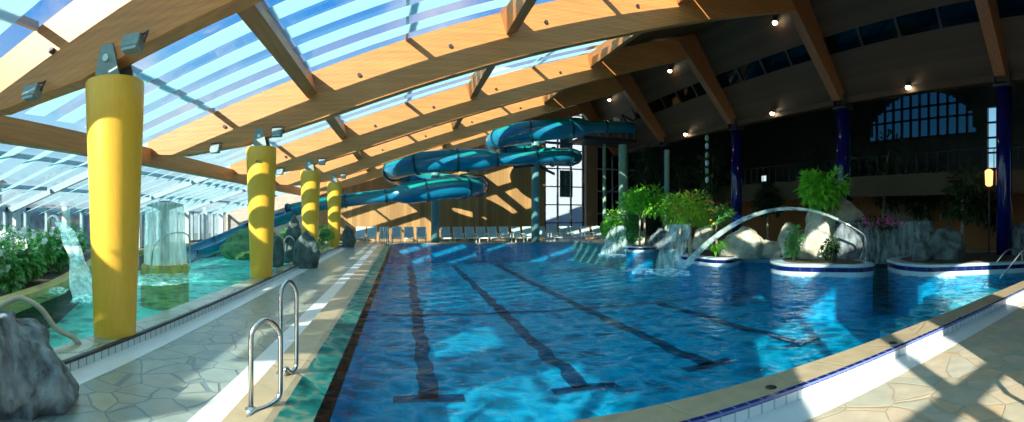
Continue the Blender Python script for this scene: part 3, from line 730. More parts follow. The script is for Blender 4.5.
# ================================================================ PLANTS
def leaf(mb, p, d, up, L, W, mi=0):
    d = d.normalized(); s = d.cross(up)
    if s.length < 1e-3: s = d.cross(Vector((1,0,0)))
    s.normalize(); u = s.cross(d)
    mid = p+d*L*.5-u*0.0
    mb.add([p, mid+s*W/2+u*W*.15, p+d*L-u*L*.12, mid-s*W/2+u*W*.15, mid], [(0,4,1),(1,4,2),(2,4,3),(3,4,0)], mi)
def cloud(mb, rng, c, rad, n, L, W, clusters=7, mi=0):
    c = Vector(c); cs = []
    for _ in range(clusters):
        while True:
            q = Vector((rng.uniform(-1,1), rng.uniform(-1,1), rng.uniform(-1,1)))
            if q.length < 1: break
        cs.append((c+Vector((q.x*rad[0]*.62, q.y*rad[1]*.62, q.z*rad[2]*.62)), rng.uniform(.35,.55)))
    for i in range(n):
        cc, rr = cs[i % clusters]
        d = Vector((rng.gauss(0,1), rng.gauss(0,1), rng.gauss(0,.9)))
        d.normalize(); p = cc+Vector((d.x*rad[0], d.y*rad[1], d.z*rad[2]))*rr*rng.uniform(.5,1)
        dr = (d+Vector((rng.uniform(-.6,.6), rng.uniform(-.6,.6), rng.uniform(-.8,.2))))
        leaf(mb, p, dr, Vector((rng.uniform(-.5,.5), rng.uniform(-.5,.5), 1)), L*rng.uniform(.7,1.25), W*rng.uniform(.7,1.2), mi)
    return cs
def tree(name, label, cat, base, h, rad, n, L, W, seed, mat, trunk_r=.05, group=None, zc=None, fruit=None, lean=(0,0)):
    rng = random.Random(seed); base = Vector(base)
    t = thing(name, label, cat, base, group)
    top = base+Vector((lean[0], lean[1], h-rad[2]*.9 if zc is None else zc))
    mb = MB(); cs = cloud(mb, rng, top, rad, n, L, W, 9)
    fo = mb.build('foliage', mat, t, recalc=False)
    tb = MB(); tb.tube([base-Vector((0,0,.02)), base.lerp(top, .5)+Vector((rng.uniform(-.04,.04), rng.uniform(-.04,.04), 0)), top], [trunk_r*1.15, trunk_r, trunk_r*.6], 8)
    for cc, rr in cs[:6]:
        s = base.lerp(top, rng.uniform(.65,.95)); tb.tube([s, s.lerp(cc, .5)+Vector((0,0,.03)), cc], [trunk_r*.5, trunk_r*.35, trunk_r*.15], 6)
    tb.build('trunk', M['bark'], t)
    if fruit:
        for _ in range(12):
            q = Vector((rng.uniform(-1,1), rng.uniform(-1,1), rng.uniform(-1,1))).normalized()
            fb = MB(); c = top+Vector((q.x*rad[0]*.8, q.y*rad[1]*.8, q.z*rad[2]*.7)); fb.lathe([(.005,-.06),(.045,-.04),(.06,0),(.045,.04),(.005,.06)], c, 10); fb.build('fruit', fruit, fo, smooth=True)
    return t
def shrub(name, label, cat, base, rad, n, L, W, seed, mat, group=None, flower=None, nf=0):
    rng = random.Random(seed); base = Vector(base); t = thing(name, label, cat, base, group)
    mb = MB(); cs = cloud(mb, rng, base+Vector((0,0,rad[2]*.95)), rad, n, L, W, 8)
    fo = mb.build('foliage', mat, t, recalc=False)
    sb = MB()
    for cc, rr in cs[:7]: sb.tube([base, base.lerp(cc, .5)+Vector((0,0,.05)), cc], [.02, .015, .006], 5)
    sb.build('stems', M['bark'], t)
    if flower:
        for _ in range(nf):
            cc, rr = rng.choice(cs); d = Vector((rng.gauss(0,1)*.6-.3, rng.gauss(0,1)-.6, abs(rng.gauss(0,1)))).normalized()
            p = cc+Vector((d.x*rad[0], d.y*rad[1], d.z*rad[2]))*.55; fb = MB()
            for q in range(5):
                a = 2*PI*q/5; leaf(fb, p, Vector((math.cos(a), math.sin(a)*.6-.4, math.sin(a)+.3)), d, .11, .09)
            fb.build('flower', flower, fo, recalc=False)
    return t
orange = simple('orange_fruit', (.75,.35,.03), .4)
def gz(px, py, z=.2): return ground(px, py, z)
tree('slender_tree', 'slender tree with bright leaves on the small round island', 'tree', (10.8, 20.5, .22), 3.05, (1.3,1.3,.95), 1700, .22, .11, 3, M['leaf'], .045)
p = ground(690, 257, .25); tree('orange_tree', 'bushy orange tree with a thin trunk on the angular island', 'tree', p, 2.15, (1.2,1.0,.62), 1300, .19, .09, 4, M['leaf_y'], .06, fruit=orange)
p = ground(717, 251, .06); tree('orange_tree', 'fuller leafy tree behind the falling spray curtain', 'tree', p, 2.1, (1.0,.9,.6), 1000, .19, .09, 6, M['leaf_m'], .05, fruit=orange)
p = ground(668, 246, .06); tree('leafy_tree', 'light green tree between the round island and orange tree', 'tree', p, 2.7, (1.2,.9,.8), 1100, .2, .1, 7, M['leaf'], .05)
p = ground(829, 256, .28)+Vector((.4,.6,0)); tree('leafy_tree', 'lush large-leaved tree rising behind the tall pale boulder', 'tree', p, 3.15, (.95,.9,.85), 1300, .30, .14, 9, M['leaf'], .06)
p = ground(614, 246, .06); shrub('leafy_shrub', 'wide bright shrub beside the lounge chairs and spray', 'shrub', p, (.95,.8,1.25), 1300, .2, .1, 10, M['leaf'], 'island shrubs', M['petal'], 10)
p = ground(632, 247, .06); shrub('leafy_shrub', 'tall green shrub behind the lone potted tree', 'shrub', p, (.8,.7,1.2), 900, .2, .1, 11, M['leaf_m'], 'island shrubs')
# fern
def fern(label, base, r, n, seed, mat, up=2.0):
    rng = random.Random(seed); base = Vector(base); t0 = thing('fern', label, 'fern', base)
    for i in range(n):
        mb = MB()
        a = rng.uniform(0, 2*PI); rr = r*rng.uniform(.6,1); pr = base; ln = [base]
        for s in range(1, 7):
            t = s/6; q = base+Vector((math.cos(a)*rr*t, math.sin(a)*rr*t, rr*up*(1.6*t-1.25*t*t)))
            d = q-pr; sd = d.cross(Vector((0,0,1))).normalized(); ln.append(q)
            for sg in (-1, 1): leaf(mb, q, d.normalized()*.4+sd*sg, Vector((0,0,1)), .16*(1.15-t), .05)
            pr = q
        mb.tube(ln, .006, 4); mb.build('frond', mat, t0, recalc=False)
    return t0
fern('bright lime green fern at the front corner of the island', ground(714, 258, .25)+Vector((.25,.25,0)), .55, 34, 2, M['leaf'])
p = ground(795, 262, .29)+Vector((.25,.3,0)); shrub('trailing_plant', 'green trailing plant on the rim before the pale boulders', 'plant', p, (.28,.28,.55), 420, .14, .07, 31, M['leaf_m'], 'rim plants')
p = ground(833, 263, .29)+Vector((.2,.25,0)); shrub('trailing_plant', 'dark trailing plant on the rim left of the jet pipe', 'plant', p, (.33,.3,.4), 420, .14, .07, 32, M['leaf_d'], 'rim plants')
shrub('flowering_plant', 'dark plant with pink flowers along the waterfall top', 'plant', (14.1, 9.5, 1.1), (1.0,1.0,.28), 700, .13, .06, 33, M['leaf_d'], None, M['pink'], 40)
# plants around the lounge end and dark background planting
dark = [(962, 258, 3.4, 1.25, 'dark spreading shrub behind the split boulder'), (992, 250, 2.4, .7, 'dark shrub against the glossy blue column'),
        (858, 245, 5.0, 1.3, 'tall dark tree behind the leafy sunlit one'), (884, 249, 5.4, 1.3, 'tall dark tree over the waterfall wall'), (925, 249, 4.6, 1.3, 'dark tree in front of the parapet beyond the waterfall'),
        (712, 243, 6.2, 1.5, 'tall dark indoor tree between two blue columns'), (645, 241, 6.0, 1.2, 'tall dark indoor tree before the stair tower'), (768, 246, 3.4, .8, 'dark bush by the ochre wall'),
        (815, 243.5, 5.8, 1.3, 'tall dark indoor tree in front of the olive parapet'), (680, 240.5, 6.4, 1.4, 'tall dark indoor tree beside the slim green post')]
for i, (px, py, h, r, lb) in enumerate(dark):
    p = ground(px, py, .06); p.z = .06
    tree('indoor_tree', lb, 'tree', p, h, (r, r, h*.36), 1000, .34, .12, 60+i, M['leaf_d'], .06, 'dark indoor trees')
# planting bed under the left windows
rng = random.Random(4)
bed = [(9,291,.42,'front row at the stone edge, by the picture edge'),(24,285,.42,'front row at the stone edge, second along'),(39,279,.42,'front row at the stone edge, third along'),(56,272,.42,'front row at the stone edge, below the curved pipe'),(73,266,.42,'front row at the stone edge, nearest the yellow column'),(4,284,.5,'by the picture edge'),(18,277,.55,'second from the picture edge'),(32,273,.5,'third from the picture edge'),(44,266,.55,'just short of the curved pipe'),(63,262,.5,'behind the curved pipe'),(10,262,.6,'in the second row by the picture edge'),(28,258,.6,'in the second row nearest the windows'),(78,257,.5,'beside the thickest yellow column'),(2,250,.7,'under the first window')]
for i, (px, py, r, wh) in enumerate(bed):
    p = ground(px, py-1, .02); rho = math.hypot(p.x, p.y)
    shrub('flowering_shrub', 'leafy green shrub with white flowers, %s' % wh, 'shrub', p, (r*1.15, r*1.15, .62), 520, .2, .1, 80+i, M['leaf_m'], 'white flowering shrubs under the windows', M['petal'], 26)
p = ground(37, 272, .05); shrub('red_plant', 'small rusty red plant among the white flowering shrubs', 'plant', p, (.4,.4,.4), 240, .18, .08, 99, simple('rust_leaf', (.35,.12,.05), .5, trans=.3))
for i, (px, py, r, h, wh) in enumerate(((284,250,.6,.9,'behind the second yellow column'),(322,247,.6,1.0,'between the third and fourth yellow columns'),(331,243,.5,.9,'beside the fourth yellow column'))):
    p = ground(px, py, 0)
    shrub('leafy_shrub', 'green shrub on the kerb %s' % wh, 'shrub', p, (r, r, h*.6), 600, .2, .1, 120+i, M['leaf_m'], 'kerb shrubs')
# ================================================================ WATER SLIDE
def catmull(P, n=10):
    out = []
    for i in range(len(P)-1):
        p0, p1, p2, p3 = P[max(i-1,0)], P[i], P[i+1], P[min(i+2,len(P)-1)]
        for j in range(n):
            t = j/n; out.append(.5*((2*p1)+(p2-p0)*t+(2*p0-5*p1+4*p2-p3)*t*t+(3*p1-p0-3*p2+p3)*t**3))
    out.append(P[-1]); return out
CP = [Vector(q) for q in ((14.2,28.0,7.3), (12.6,27.5,7.15), (10.6,27.3,6.95))]
def helix(cx, cy, r, z0, z1, turns):
    k = int(turns*8)
    for i in range(k+1):
        a = -PI/2-2*PI*turns*i/k
        CP.append(Vector((cx+r*math.cos(a), cy+r*math.sin(a), z0+(z1-z0)*i/k)))
i2 = len(CP); helix(8.35, 30.0, 2.6, 6.7, 5.1, 1)
CP.append(Vector((5.3, 27.5, 4.9)))
i1 = len(CP); helix(2.0, 30.2, 2.65, 4.75, 3.15, 1)
CP += [Vector(q) for q in ((-.8,27.5,2.8), (-3.7,27.3,2.45), (-5.8,26.7,2.05), (-7.4,25.4,1.5), (-8.7,23.4,.75), (-9.6,21.6,.2), (-9.9,20.8,.05))]
path = catmull(CP, 8)
sl = thing('water_slide', 'blue and teal tube slide coiling twice before the panelled wall', 'slide', (2.0, 30.2, 0))
d = [0]
for a, c in zip(path, path[1:]): d.append(d[-1]+(c-a).length)
def samp(s):
    s = max(0, min(d[-1], s))
    for i in range(len(d)-1):
        if d[i+1] >= s:
            return path[i].lerp(path[i+1], (s-d[i])/max(1e-6, d[i+1]-d[i]))
    return path[-1]
TOT = d[-1]; OPEN = TOT-7.0; SEC = 2.3; s = 0; RT = .60
ZONES = [(d[(i2-1)*8], d[(i2+6)*8]), (d[(i1-1)*8]+.3, d[(i1+8)*8]+2.2)]
def radius(q):
    k = max(min((q-a)/.7+.5, (e-q)/.7+.5) for a, e in ZONES)
    return .37+.25*max(0, min(1, k))
def section(s0, s1, half):
    k = max(3, int((s1-s0)/.3)); nn = 20; vs = []; fs = []; mi = []
    for i in range(k+1):
        c = samp(s0+(s1-s0)*i/k); tg = (samp(s0+(s1-s0)*i/k+.1)-samp(s0+(s1-s0)*i/k-.1)).normalized()
        sd = tg.cross(Vector((0,0,1))).normalized(); u = sd.cross(tg)
        for j in range(nn+(1 if half else 0)):
            a = (PI+PI*j/nn) if half else 2*PI*j/nn
            vs.append(c+(sd*math.cos(a)+u*math.sin(a))*(RT if half else radius(s0+(s1-s0)*i/k)))
    m = nn+1 if half else nn
    b = MB()
    for i in range(k):
        for j in range(nn):
            a = (PI+PI*(j+.5)/nn) if half else 2*PI*(j+.5)/nn
            j2 = j+1 if half else (j+1) % nn
            fs.append((i*m+j, i*m+j2, (i+1)*m+j2, (i+1)*m+j)); mi.append(0 if math.sin(a) < .25 else 1)  # upper faces teal: light shining through the tube put into the colour
    b.v = vs; b.f = fs; b.m = mi
    return b
while s < TOT-.2:
    e = min(TOT, s+SEC)
    if s < OPEN < e-.5: e = OPEN
    o = section(s, e, s >= OPEN-.01).build('tube_section' if s < OPEN-.01 else 'chute_section', [M['slide_b'], M['slide_g']], sl, smooth=True, recalc=(s < OPEN-.01))
    if s >= OPEN-.01:
        md = o.modifiers.new('thick', 'SOLIDIFY'); md.thickness = .05
    c = samp(e-.001); tg = (samp(e-.001)-samp(e-.15)).normalized(); sd = tg.cross(Vector((0,0,1))).normalized(); u = sd.cross(tg)
    b = MB(); rr = radius(e) if s < OPEN-.01 else RT
    if s < OPEN-.01:
        for (r0, r1) in ((rr, rr+.075),):
            nn = 24; vs = []
            for off in (-.05, .05):
                for r in (r0, r1):
                    for j in range(nn):
                        a = 2*PI*j/nn; vs.append(c+tg*off+(sd*math.cos(a)+u*math.sin(a))*r)
            fs = []
            for j in range(nn):
                k = (j+1) % nn
                fs += [(j, k, nn+k, nn+j), (nn+j, nn+k, 3*nn+k, 3*nn+j), (3*nn+j, 3*nn+k, 2*nn+k, 2*nn+j), (2*nn+j, 2*nn+k, k, j)]
            b.add(vs, fs)
    else:
        b.tube([c+(sd*math.cos(PI+PI*j/12)+u*math.sin(PI+PI*j/12))*(RT+.04) for j in range(13)], .05, 6)
    b.build('flange', M['flange'], sl)
    s = e
for (x, y, zt) in ((2.0, 30.2, 5.6), (8.35, 30.0, 7.35)):
    b = MB(); b.lathe([(.26, ZD), (.26, zt-.25), (.2, zt-.08), (.06, zt)], (x, y, 0), 28); b.build('support_column', M['slidecol'], sl, smooth=True)
    for a in range(4):
        an = PI/4+a*PI/2; z = (zt-.6) if a % 2 else (zt-2.1)
        b = MB(); b.bar((x, y, z-.35), (x+2.6*math.cos(an), y+2.6*math.sin(an), z-.72), .1, .16); b.build('support_arm', M['flange'], sl)
# start platform of the slide
pf = thing('slide_platform', 'dark steel start platform with railing under the roof', 'platform', (13.2, 29.5, 6.3))
b = MB(); b.box(11.2, 15.0, 28.9, 31.6, 6.55, 6.75); b.build('platform_deck', M['dark'], pf)
b = MB()
for k in range(8): b.tube([(11.3+.5*k, 28.9, 6.75), (11.3+.5*k, 28.9, 7.7)], .025, 6)
for z in (7.3, 7.7): b.tube([(11.3, 28.9, z), (14.8, 28.9, z)], .03, 6)
b.build('railing', M['mull'], pf)
for x in (13.4, 14.7):
    b = MB(); b.tube([(x, 30.6, 0), (x, 30.6, 6.6)], .12, 12); b.build('platform_post', M['greenpost'], pf)
# mound under the slide's end
rock_px('mossy green rock mound under the end of the slide', 222, 292, 226, 259, 0, 51, simple('mossy_rock', (.08,.22,.09), .8, 0, .5, 4, bump=1), 'mossy mound')
# ================================================================ LOUNGE CHAIRS on the far deck
def lounge(loc, label):
    t = thing('lounge_chair', label, 'lounge chair', loc, 'lounge chairs along the far deck')
    x, y, z = loc
    b = MB()
    for s in (-1, 1):
        b.bar((x+s*.28, y-.75, z+.36), (x+s*.28, y+.55, z+.36), .05, .06)
        b.bar((x+s*.28, y+.28, z+.36), (x+s*.28, y+.66, z+1.06), .05, .05)
        b.bar((x+s*.31, y-.2, z+.6), (x+s*.31, y+.45, z+.62), .06, .035)
        b.bar((x+s*.31, y-.15, z+.36), (x+s*.31, y-.15, z+.6), .035, .035)
    b.bar((x-.28, y-.75, z+.36), (x+.28, y-.75, z+.36), .05, .06); b.build('chair_frame', M['lounge_f'], t)
    b = MB(); b.obox((x, y-.22, z+.39), (.52, 1.02, .045), Matrix.Identity(3)); b.build('seat', M['lounge'], t, bevel=.015)
    b = MB(); b.obox((x, y+.47, z+.74), (.5, .045, .72), Matrix.Rotation(R(-28), 3, 'X')); b.build('backrest', M['lounge'], t, bevel=.015)
    for sx in (-1, 1):
        for yy in (-.68, .48):
            b = MB(); b.bar((x+sx*.27, y+yy, z), (x+sx*.27, y+yy*.93, z+.35), .045, .045); b.build('leg', M['lounge_f'], t)
    return t
lpx = [360,371.5,384,396.5,409,421.5,446,458.5,470.5,482,493.5,505.5,517.5,529,543,555,566,577,588,599]
def llabel(i):
    if i < 6: return '%s pale blue lounge chair in the row, counted from the mossy boulder' % ORD[i]
    if i < 14: return '%s pale blue lounge chair between the two slide columns' % ORD[i-6]
    return '%s pale lounge chair past the tall slide column, before the glazed strip' % ORD[i-14]
src = None
for i, px in enumerate(lpx):
    Y = 31.2; X = Y*math.tan(az(px)); loc = (X, Y, ZD)
    if src is None: src = lounge(loc, llabel(i))
    else: copy_tree(src, loc, llabel(i))
# loungers standing on the near deck (they throw the curved shadows by the gutter)
def deck_lounger(loc, rz, label):
    t = thing('sun_lounger', label, 'sun lounger', loc, 'sun loungers on the near deck')
    Mz = Matrix.Rotation(rz, 3, 'Z'); o = Vector(loc)
    def q(x, y, z): return o+Mz @ Vector((x, y, z))
    b = MB()
    for s in (-1, 1):
        b.bar(q(s*.32,-.95,.34), q(s*.32,.4,.34), .05, .06); b.bar(q(s*.32,.4,.34), q(s*.32,.95,.95), .05, .05)
        b.tube([q(s*.36,-.25,.34), q(s*.37,-.2,.58), q(s*.37,.1,.64), q(s*.37,.45,.6)], .03, 8)
    b.build('lounger_frame', M['lounge_f'], t)
    b = MB(); b.bar(q(0,-.95,.37), q(0,.4,.37), .6, .05); b.build('seat', M['lounge'], t)
    b = MB(); b.bar(q(0,.42,.38), q(0,.95,.98), .58, .05); b.build('backrest', M['lounge'], t)
    for sx in (-1,1):
        for yy in (-.8,.4):
            b = MB(); b.bar(q(sx*.32,yy,0), q(sx*.32,yy,.33), .05, .05); b.build('leg', M['lounge_f'], t)
deck_lounger((4.1, .35, ZD), R(-60), 'white sun lounger on the near deck by the gutter')
deck_lounger((5.5, .75, ZD), R(-60), 'second white sun lounger on the near deck')
# ================================================================ STEEL RAILS AND PIPES
def fillet(P, r=.1, n=6):
    P = [Vector(p) for p in P]; out = [P[0]]
    for i in range(1, len(P)-1):
        a, p, c = P[i-1], P[i], P[i+1]; da, dc = a-p, c-p; q = min(r, da.length*.48, dc.length*.48)
        s, e = p+da.normalized()*q, p+dc.normalized()*q
        for j in range(n+1):
            t = j/n; out.append(s*(1-t)**2+p*2*t*(1-t)+e*t*t)
    out.append(P[-1]); return out
def rail(label, P, r=.021, fil=.12, group=None, name='handrail', mat='steel', flanges=()):
    t = thing(name, label, 'handrail' if name == 'handrail' else 'pipe', P[0], group)
    b = MB(); b.tube(fillet(P, fil), r, 12); b.build('rail_tube' if name == 'handrail' else 'pipe_tube', M[mat], t, smooth=True)
    for f in flanges:
        b = MB(); b.lathe([(r*2.4, 0), (r*2.4, .012), (r*1.2, .03)], f, 16); b.build('floor_flange', M[mat], t)
    return t
g = ground(251, 410, -.005)
P1 = [g, at(251, 330, 4.07), at(265.5, 317, 4.12), at(280.5, 330, 4.18), at(280.5, 398, 4.2), at(266, 408, 4.12), at(252, 412, 4.0), at(243, 425, 3.85)]
rail('nearer steel ladder handrail with an arched top on the coping', P1, .022, .10, 'pool ladder handrails', flanges=[g])
g = ground(281, 374, -.005); rr = math.hypot(g.x, g.y)
P2 = [g, at(280.5, 290, rr), at(288.5, 278, rr+.05), at(296.5, 290, rr+.1), at(296.5, 368, rr+.08), at(290, 374, rr), at(285.5, 366, rr-.05), at(284, 378, rr-.05)]
rail('farther steel ladder handrail with an arched top on the coping', P2, .022, .08, 'pool ladder handrails', flanges=[g])
# beige hose-like rail by the big rock
rail('curved beige grab rail dipping from the rock into the turquoise water', [at(-6,312,6.4), at(6,303,6.4), at(20,297,6.4), at(40,306,6.3), at(56,330,6.25), at(74,337,6.2), at(80,346,6.15)], .036, .35, mat='beige_pipe')
# gooseneck with water fan
gp = Vector((-9.35, 10.75, 0)); rho = gp.length
P3 = [at(49,270,rho), at(49,218,rho), at(53,216,rho), at(58,219,rho-.2), at(59,226,rho-.4)]
rail('steel gooseneck pipe pouring a water fan among the shrubs', P3, .055, .22, name='water_spout')
def sheet(name, label, curve0, curve1, mat, nseg=10, cat='water jet', wob=.05, seed=1):
    """falling water: a closed thick ribbon swept between two edge curves"""
    rng = random.Random(seed); k = len(curve0); vs = []; fs = []
    for i in range(k):
        for j in range(nseg+1):
            p = Vector(curve0[i]).lerp(Vector(curve1[i]), j/nseg)
            q = wob*noise.noise(Vector((i*.35, j*.9, seed*5.0)))*(1+i/k)
            vs.append(p+Vector((q, q*.8, q*.4)))
    for i in range(k-1):
        for j in range(nseg):
            a = i*(nseg+1)+j; fs.append((a, a+1, a+nseg+2, a+nseg+1))
    b = MB(); b.add(vs, fs); o = b.build(name, mat, origin=Vector(curve0[0]), smooth=True, recalc=False)
    md = o.modifiers.new('thick', 'SOLIDIFY'); md.thickness = .04
    return tag(o, label, cat)
def arc(a, c, up, n=14):
    a, c = Vector(a), Vector(c); out = []
    for i in range(n+1):
        t = i/n; p = a.lerp(c, t); p.z += 4*up*t*(1-t); out.append(p)
    return out
a0 = at(58, 224, rho-.4)
sheet('water_fan', 'white fan of water pouring from the gooseneck pipe', arc(a0+Vector((-.12,0,0)), ground(74, 300), .35), arc(a0+Vector((.12,0,.03)), ground(95, 297), .45), M['spray'], 10, seed=3)
# arching jet on the island
jb = ground(866, 262, .29); r0 = math.hypot(jb.x, jb.y)
P4 = [jb, at(866, 236, r0), at(856, 229, r0-.05), at(838, 219.5, r0-.15)]
rail('steel jet pipe bending over the tiled island rim', P4, .04, .3, name='jet_pipe', flanges=[jb])
js = P4[-1]; je = ground(683, 268)
js2 = Vector(js)
mid_up = .92
cA = arc(js2, je, mid_up, 26)
b = MB(); b.tube(cA, [.04+.06*(i/26)**1.5 for i in range(27)], 10)
tag(b.build('water_jet', M['jet'], origin=js2, smooth=True), 'long arching water jet crossing before the rocks', 'water jet')
# spray curtains
def curtain(label, px0, px1, py_top, py_bot, splay, seed, lean=0):
    g0, g1 = ground(px0, py_bot), ground(px1, py_bot); rho = (math.hypot(g0.x, g0.y)+math.hypot(g1.x, g1.y))/2
    t0, t1 = at(px0+splay+lean, py_top, rho+.2), at(px1-splay+lean, py_top, rho+.2)
    sheet('spray_curtain', label, arc(t0, at(px0, py_bot, rho), .1), arc(t1, at(px1, py_bot, rho), .1), M['spray_thin'], 14, 'water spray', .12, seed)
curtain('thin curtain of spray falling before the orange tree', 655, 682, 224, 269, 3, 4, 12)
curtain('wide thin veil of spray by the lounge chairs end', 600, 628, 226, 254, 8, 5, 4)
def foam(label, px, py, w, seed):
    g = ground(px, py, ZW); rho = math.hypot(g.x, g.y); r = w/2/FPX*rho
    rng = random.Random(seed); bm = bmesh.new(); bmesh.ops.create_icosphere(bm, subdivisions=3, radius=1)
    for v in bm.verts:
        q = 1+.35*noise.fractal(v.co*2.5+Vector((seed,0,0)), 1, 2, 3); v.co = Vector((v.co.x*r*q, v.co.y*r*1.6*q, max(-.02, v.co.z*.09*q)))
    me = bpy.data.meshes.new('foam_patch'); bm.to_mesh(me); bm.free(); me.materials.append(M['foam'])
    o = bpy.data.objects.new('foam_patch', me); C.objects.link(o); o.location = (g.x, g.y, ZW+.01); tag(o, label, 'foam', 'white splashes on the water')
foam('white splash where the arching jet lands', 668, 273, 36, 1); foam('white splash ahead of the spray curtain', 641, 272, 26, 2)
foam('faint splash at the foot of the wide spray veil', 612, 256, 24, 3); foam('white bubbling spot in the turquoise pool', 57, 292, 16, 4)
foam('splash at the foot of the gooseneck water fan', 84, 301, 20, 5); foam('splash under the mushroom fountain', 165, 279, 62, 6)
foam('small pale froth before the jet pipe island', 797, 277, 11, 7); foam('small pale froth before the ladder island', 947, 278, 12, 8)
# fountain
fc = ground(165, 276, 0); fc = fc+Vector((fc.x, fc.y, 0)).normalized()*.6; fc.z = 0
ft = thing('mushroom_fountain', 'round mossy fountain pouring a white water curtain', 'fountain', (fc.x, fc.y, -.9))
b = MB(); b.lathe([(.68,-.9),(.68,.2),(.64,.28),(.5,.3)], fc, 36); b.build('fountain_base', M['fountain'], ft, bevel=.02)
b = MB(); b.lathe([(.12,.3),(.12,1.75),(.3,1.85),(.52,1.9),(.5,1.95),(.1,2.05)], fc, 32); b.build('fountain_stem', M['galv'], ft, smooth=True)
nn = 48; vs = []; fs = []
for i in range(13):
    t = i/12; z = 2.0-1.85*t*t-.05*t; r = .50+.12*t
    for j in range(nn):
        a = 2*PI*j/nn; q = 1+.08*noise.noise(Vector((math.cos(a)*3, math.sin(a)*3, z*.7))); vs.append((fc.x+r*q*math.cos(a), fc.y+r*q*math.sin(a), z))
fs = [(i*nn+j, i*nn+(j+1) % nn, (i+1)*nn+(j+1) % nn, (i+1)*nn+j) for i in range(12) for j in range(nn)]
b = MB(); b.add(vs, fs); b.build('water_curtain', M['spray'], ft, smooth=True)
# thin hoops of pipe
h0 = ground(151, 277, 0); rho2 = math.hypot(h0.x, h0.y)
rail('thin arched steel grab rail before the mushroom fountain', [at(151,279,rho2), at(153,245,rho2), at(168,233,rho2), at(190,232,rho2), at(190,270,rho2)], .02, .35)
h1 = ground(287, 262, 0); r3 = math.hypot(h1.x, h1.y)
rail('thin steel ladder hoop beside the third yellow column', [at(284,263,r3), at(284,240,r3), at(289,235,r3), at(295,240,r3), at(295,264,r3)], .025, .2)
# corner ladder by the glossy blue column
c0 = ground(988, 274, ZW); rc = math.hypot(c0.x, c0.y)
rail('slanting steel handrail of the corner steps', [at(986,276,rc), at(1008,248,rc+.3), at(1022,250,rc+.5), at(1022,277,rc+.5)], .025, .25, 'corner step handrails')
rail('second slanting handrail of the corner steps', [at(1000,279,rc-1.2), at(1026,246,rc-.9), at(1040,249,rc-.7), at(1040,279,rc-.7)], .025, .25, 'corner step handrails')
# far ladder at the end of the walkway
l0 = ground(381, 246.5, 0); rl = math.hypot(l0.x, l0.y)
for i, px in enumerate((382, 386.5)):
    rail('%s slim ladder rail at the far end of the walkway' % ('left' if i == 0 else 'right'), [at(px,246.5,rl), at(px,228,rl), at(px+1.5,227,rl-.2), at(px+2.3,246,rl-.5)], .025, .1, 'far ladder rails')
# drains on the near coping
for px, py, wh in ((771, 387.5, 'in the shaded stretch'), (893, 343, 'in the sunlit stretch'), (962, 318, 'near the corner steps')):
    g = ground(px, py, 0); b = MB(); b.lathe([(.055, 0), (.055, .006), (.04, .012)], (g.x, g.y, 0), 20)
    tag(b.build('overflow_drain', M['dark'], origin=(g.x, g.y, 0)), 'small round drain cover on the coping %s' % wh, 'drain', 'drain covers on the coping')
# ================================================================ GALLERY FURNISHINGS
t = thing('glass_light_chain', 'vertical chain of pale glass pieces hanging between blue columns', 'lamp', at(707, 190, 24))
for k, py in enumerate((138, 146, 155, 163, 171, 180)):
    c = at(707, py, 24); b = MB(); b.lathe([(.02,-.16),(.09,-.1),(.1,.08),(.02,.16)], c, 10); b.build('glass_drop', M['rim'] if k % 2 else M['greenpost'], t, smooth=True)
b = MB(); b.tube([at(707,196,24), at(707,120,24)], .015, 6); b.build('cable', M['dark'], t)
p = at(764.5, 178.5, 27); t = thing('lit_notice_screen', 'small lit screen above the olive parapet', 'screen', p)
b = MB(); b.obox(p, (.08, .42, .36), Matrix.Rotation(0, 3, 'Z')); b.build('screen_housing', M['dark'], t)
b = MB(); b.obox(p-Vector((.045,0,0)), (.01, .36, .3), Matrix.Rotation(0, 3, 'Z')); b.build('screen_face', M['screen'], t)
p = at(989, 178, 17.5); t = thing('wall_lamp', 'amber glowing lamp in front of the gallery', 'lamp', p)
b = MB(); b.lathe([(.06,-.3),(.13,-.25),(.15,.25),(.05,.32)], p, 16); b.build('lamp_shade', M['amber'], t, smooth=True)
b = MB(); b.tube([p-Vector((0,0,.3)), Vector((p.x, p.y, .06))], .03, 8); b.build('lamp_post', M['dark'], t)
b = MB(); b.box(20.9, 21.0, 11.3, 13.8, .8, 2.4); struct('wall_panel', b, simple('pale_plaster_panel', (.30,.26,.20), .8))
for (px, py0, py1, r, lb) in ((623, 145, 240, 31, 'pale green post in front of the stair tower'), (667, 150, 240, 30, 'slim green post among the dark trees')):
    b = MB(); p = at(px, 200, r); w = .28 if px == 623 else .16
    b.lathe([(w, ZD), (w, at(px, py0, r).z)], (p.x, p.y, 0), 20); tag(b.build('green_post', M['greenpost'], origin=(p.x, p.y, 0)), lb, 'post', kind='thing')
# gallery railing
gr = thing('gallery_railing', 'dark railing with upright bars above the gallery parapet', 'railing', (17.95, 12, 3.42))
b = MB()
b.tube([(17.95, 5, 4.3), (17.95, 30, 4.3)], .03, 6); b.build('top_rail', M['dark'], gr)
for k in range(50):
    b = MB(); b.tube([(17.95, 5.25+.5*k, 3.42), (17.95, 5.25+.5*k, 4.3)], .018, 5); b.build('bar', M['dark'], gr)
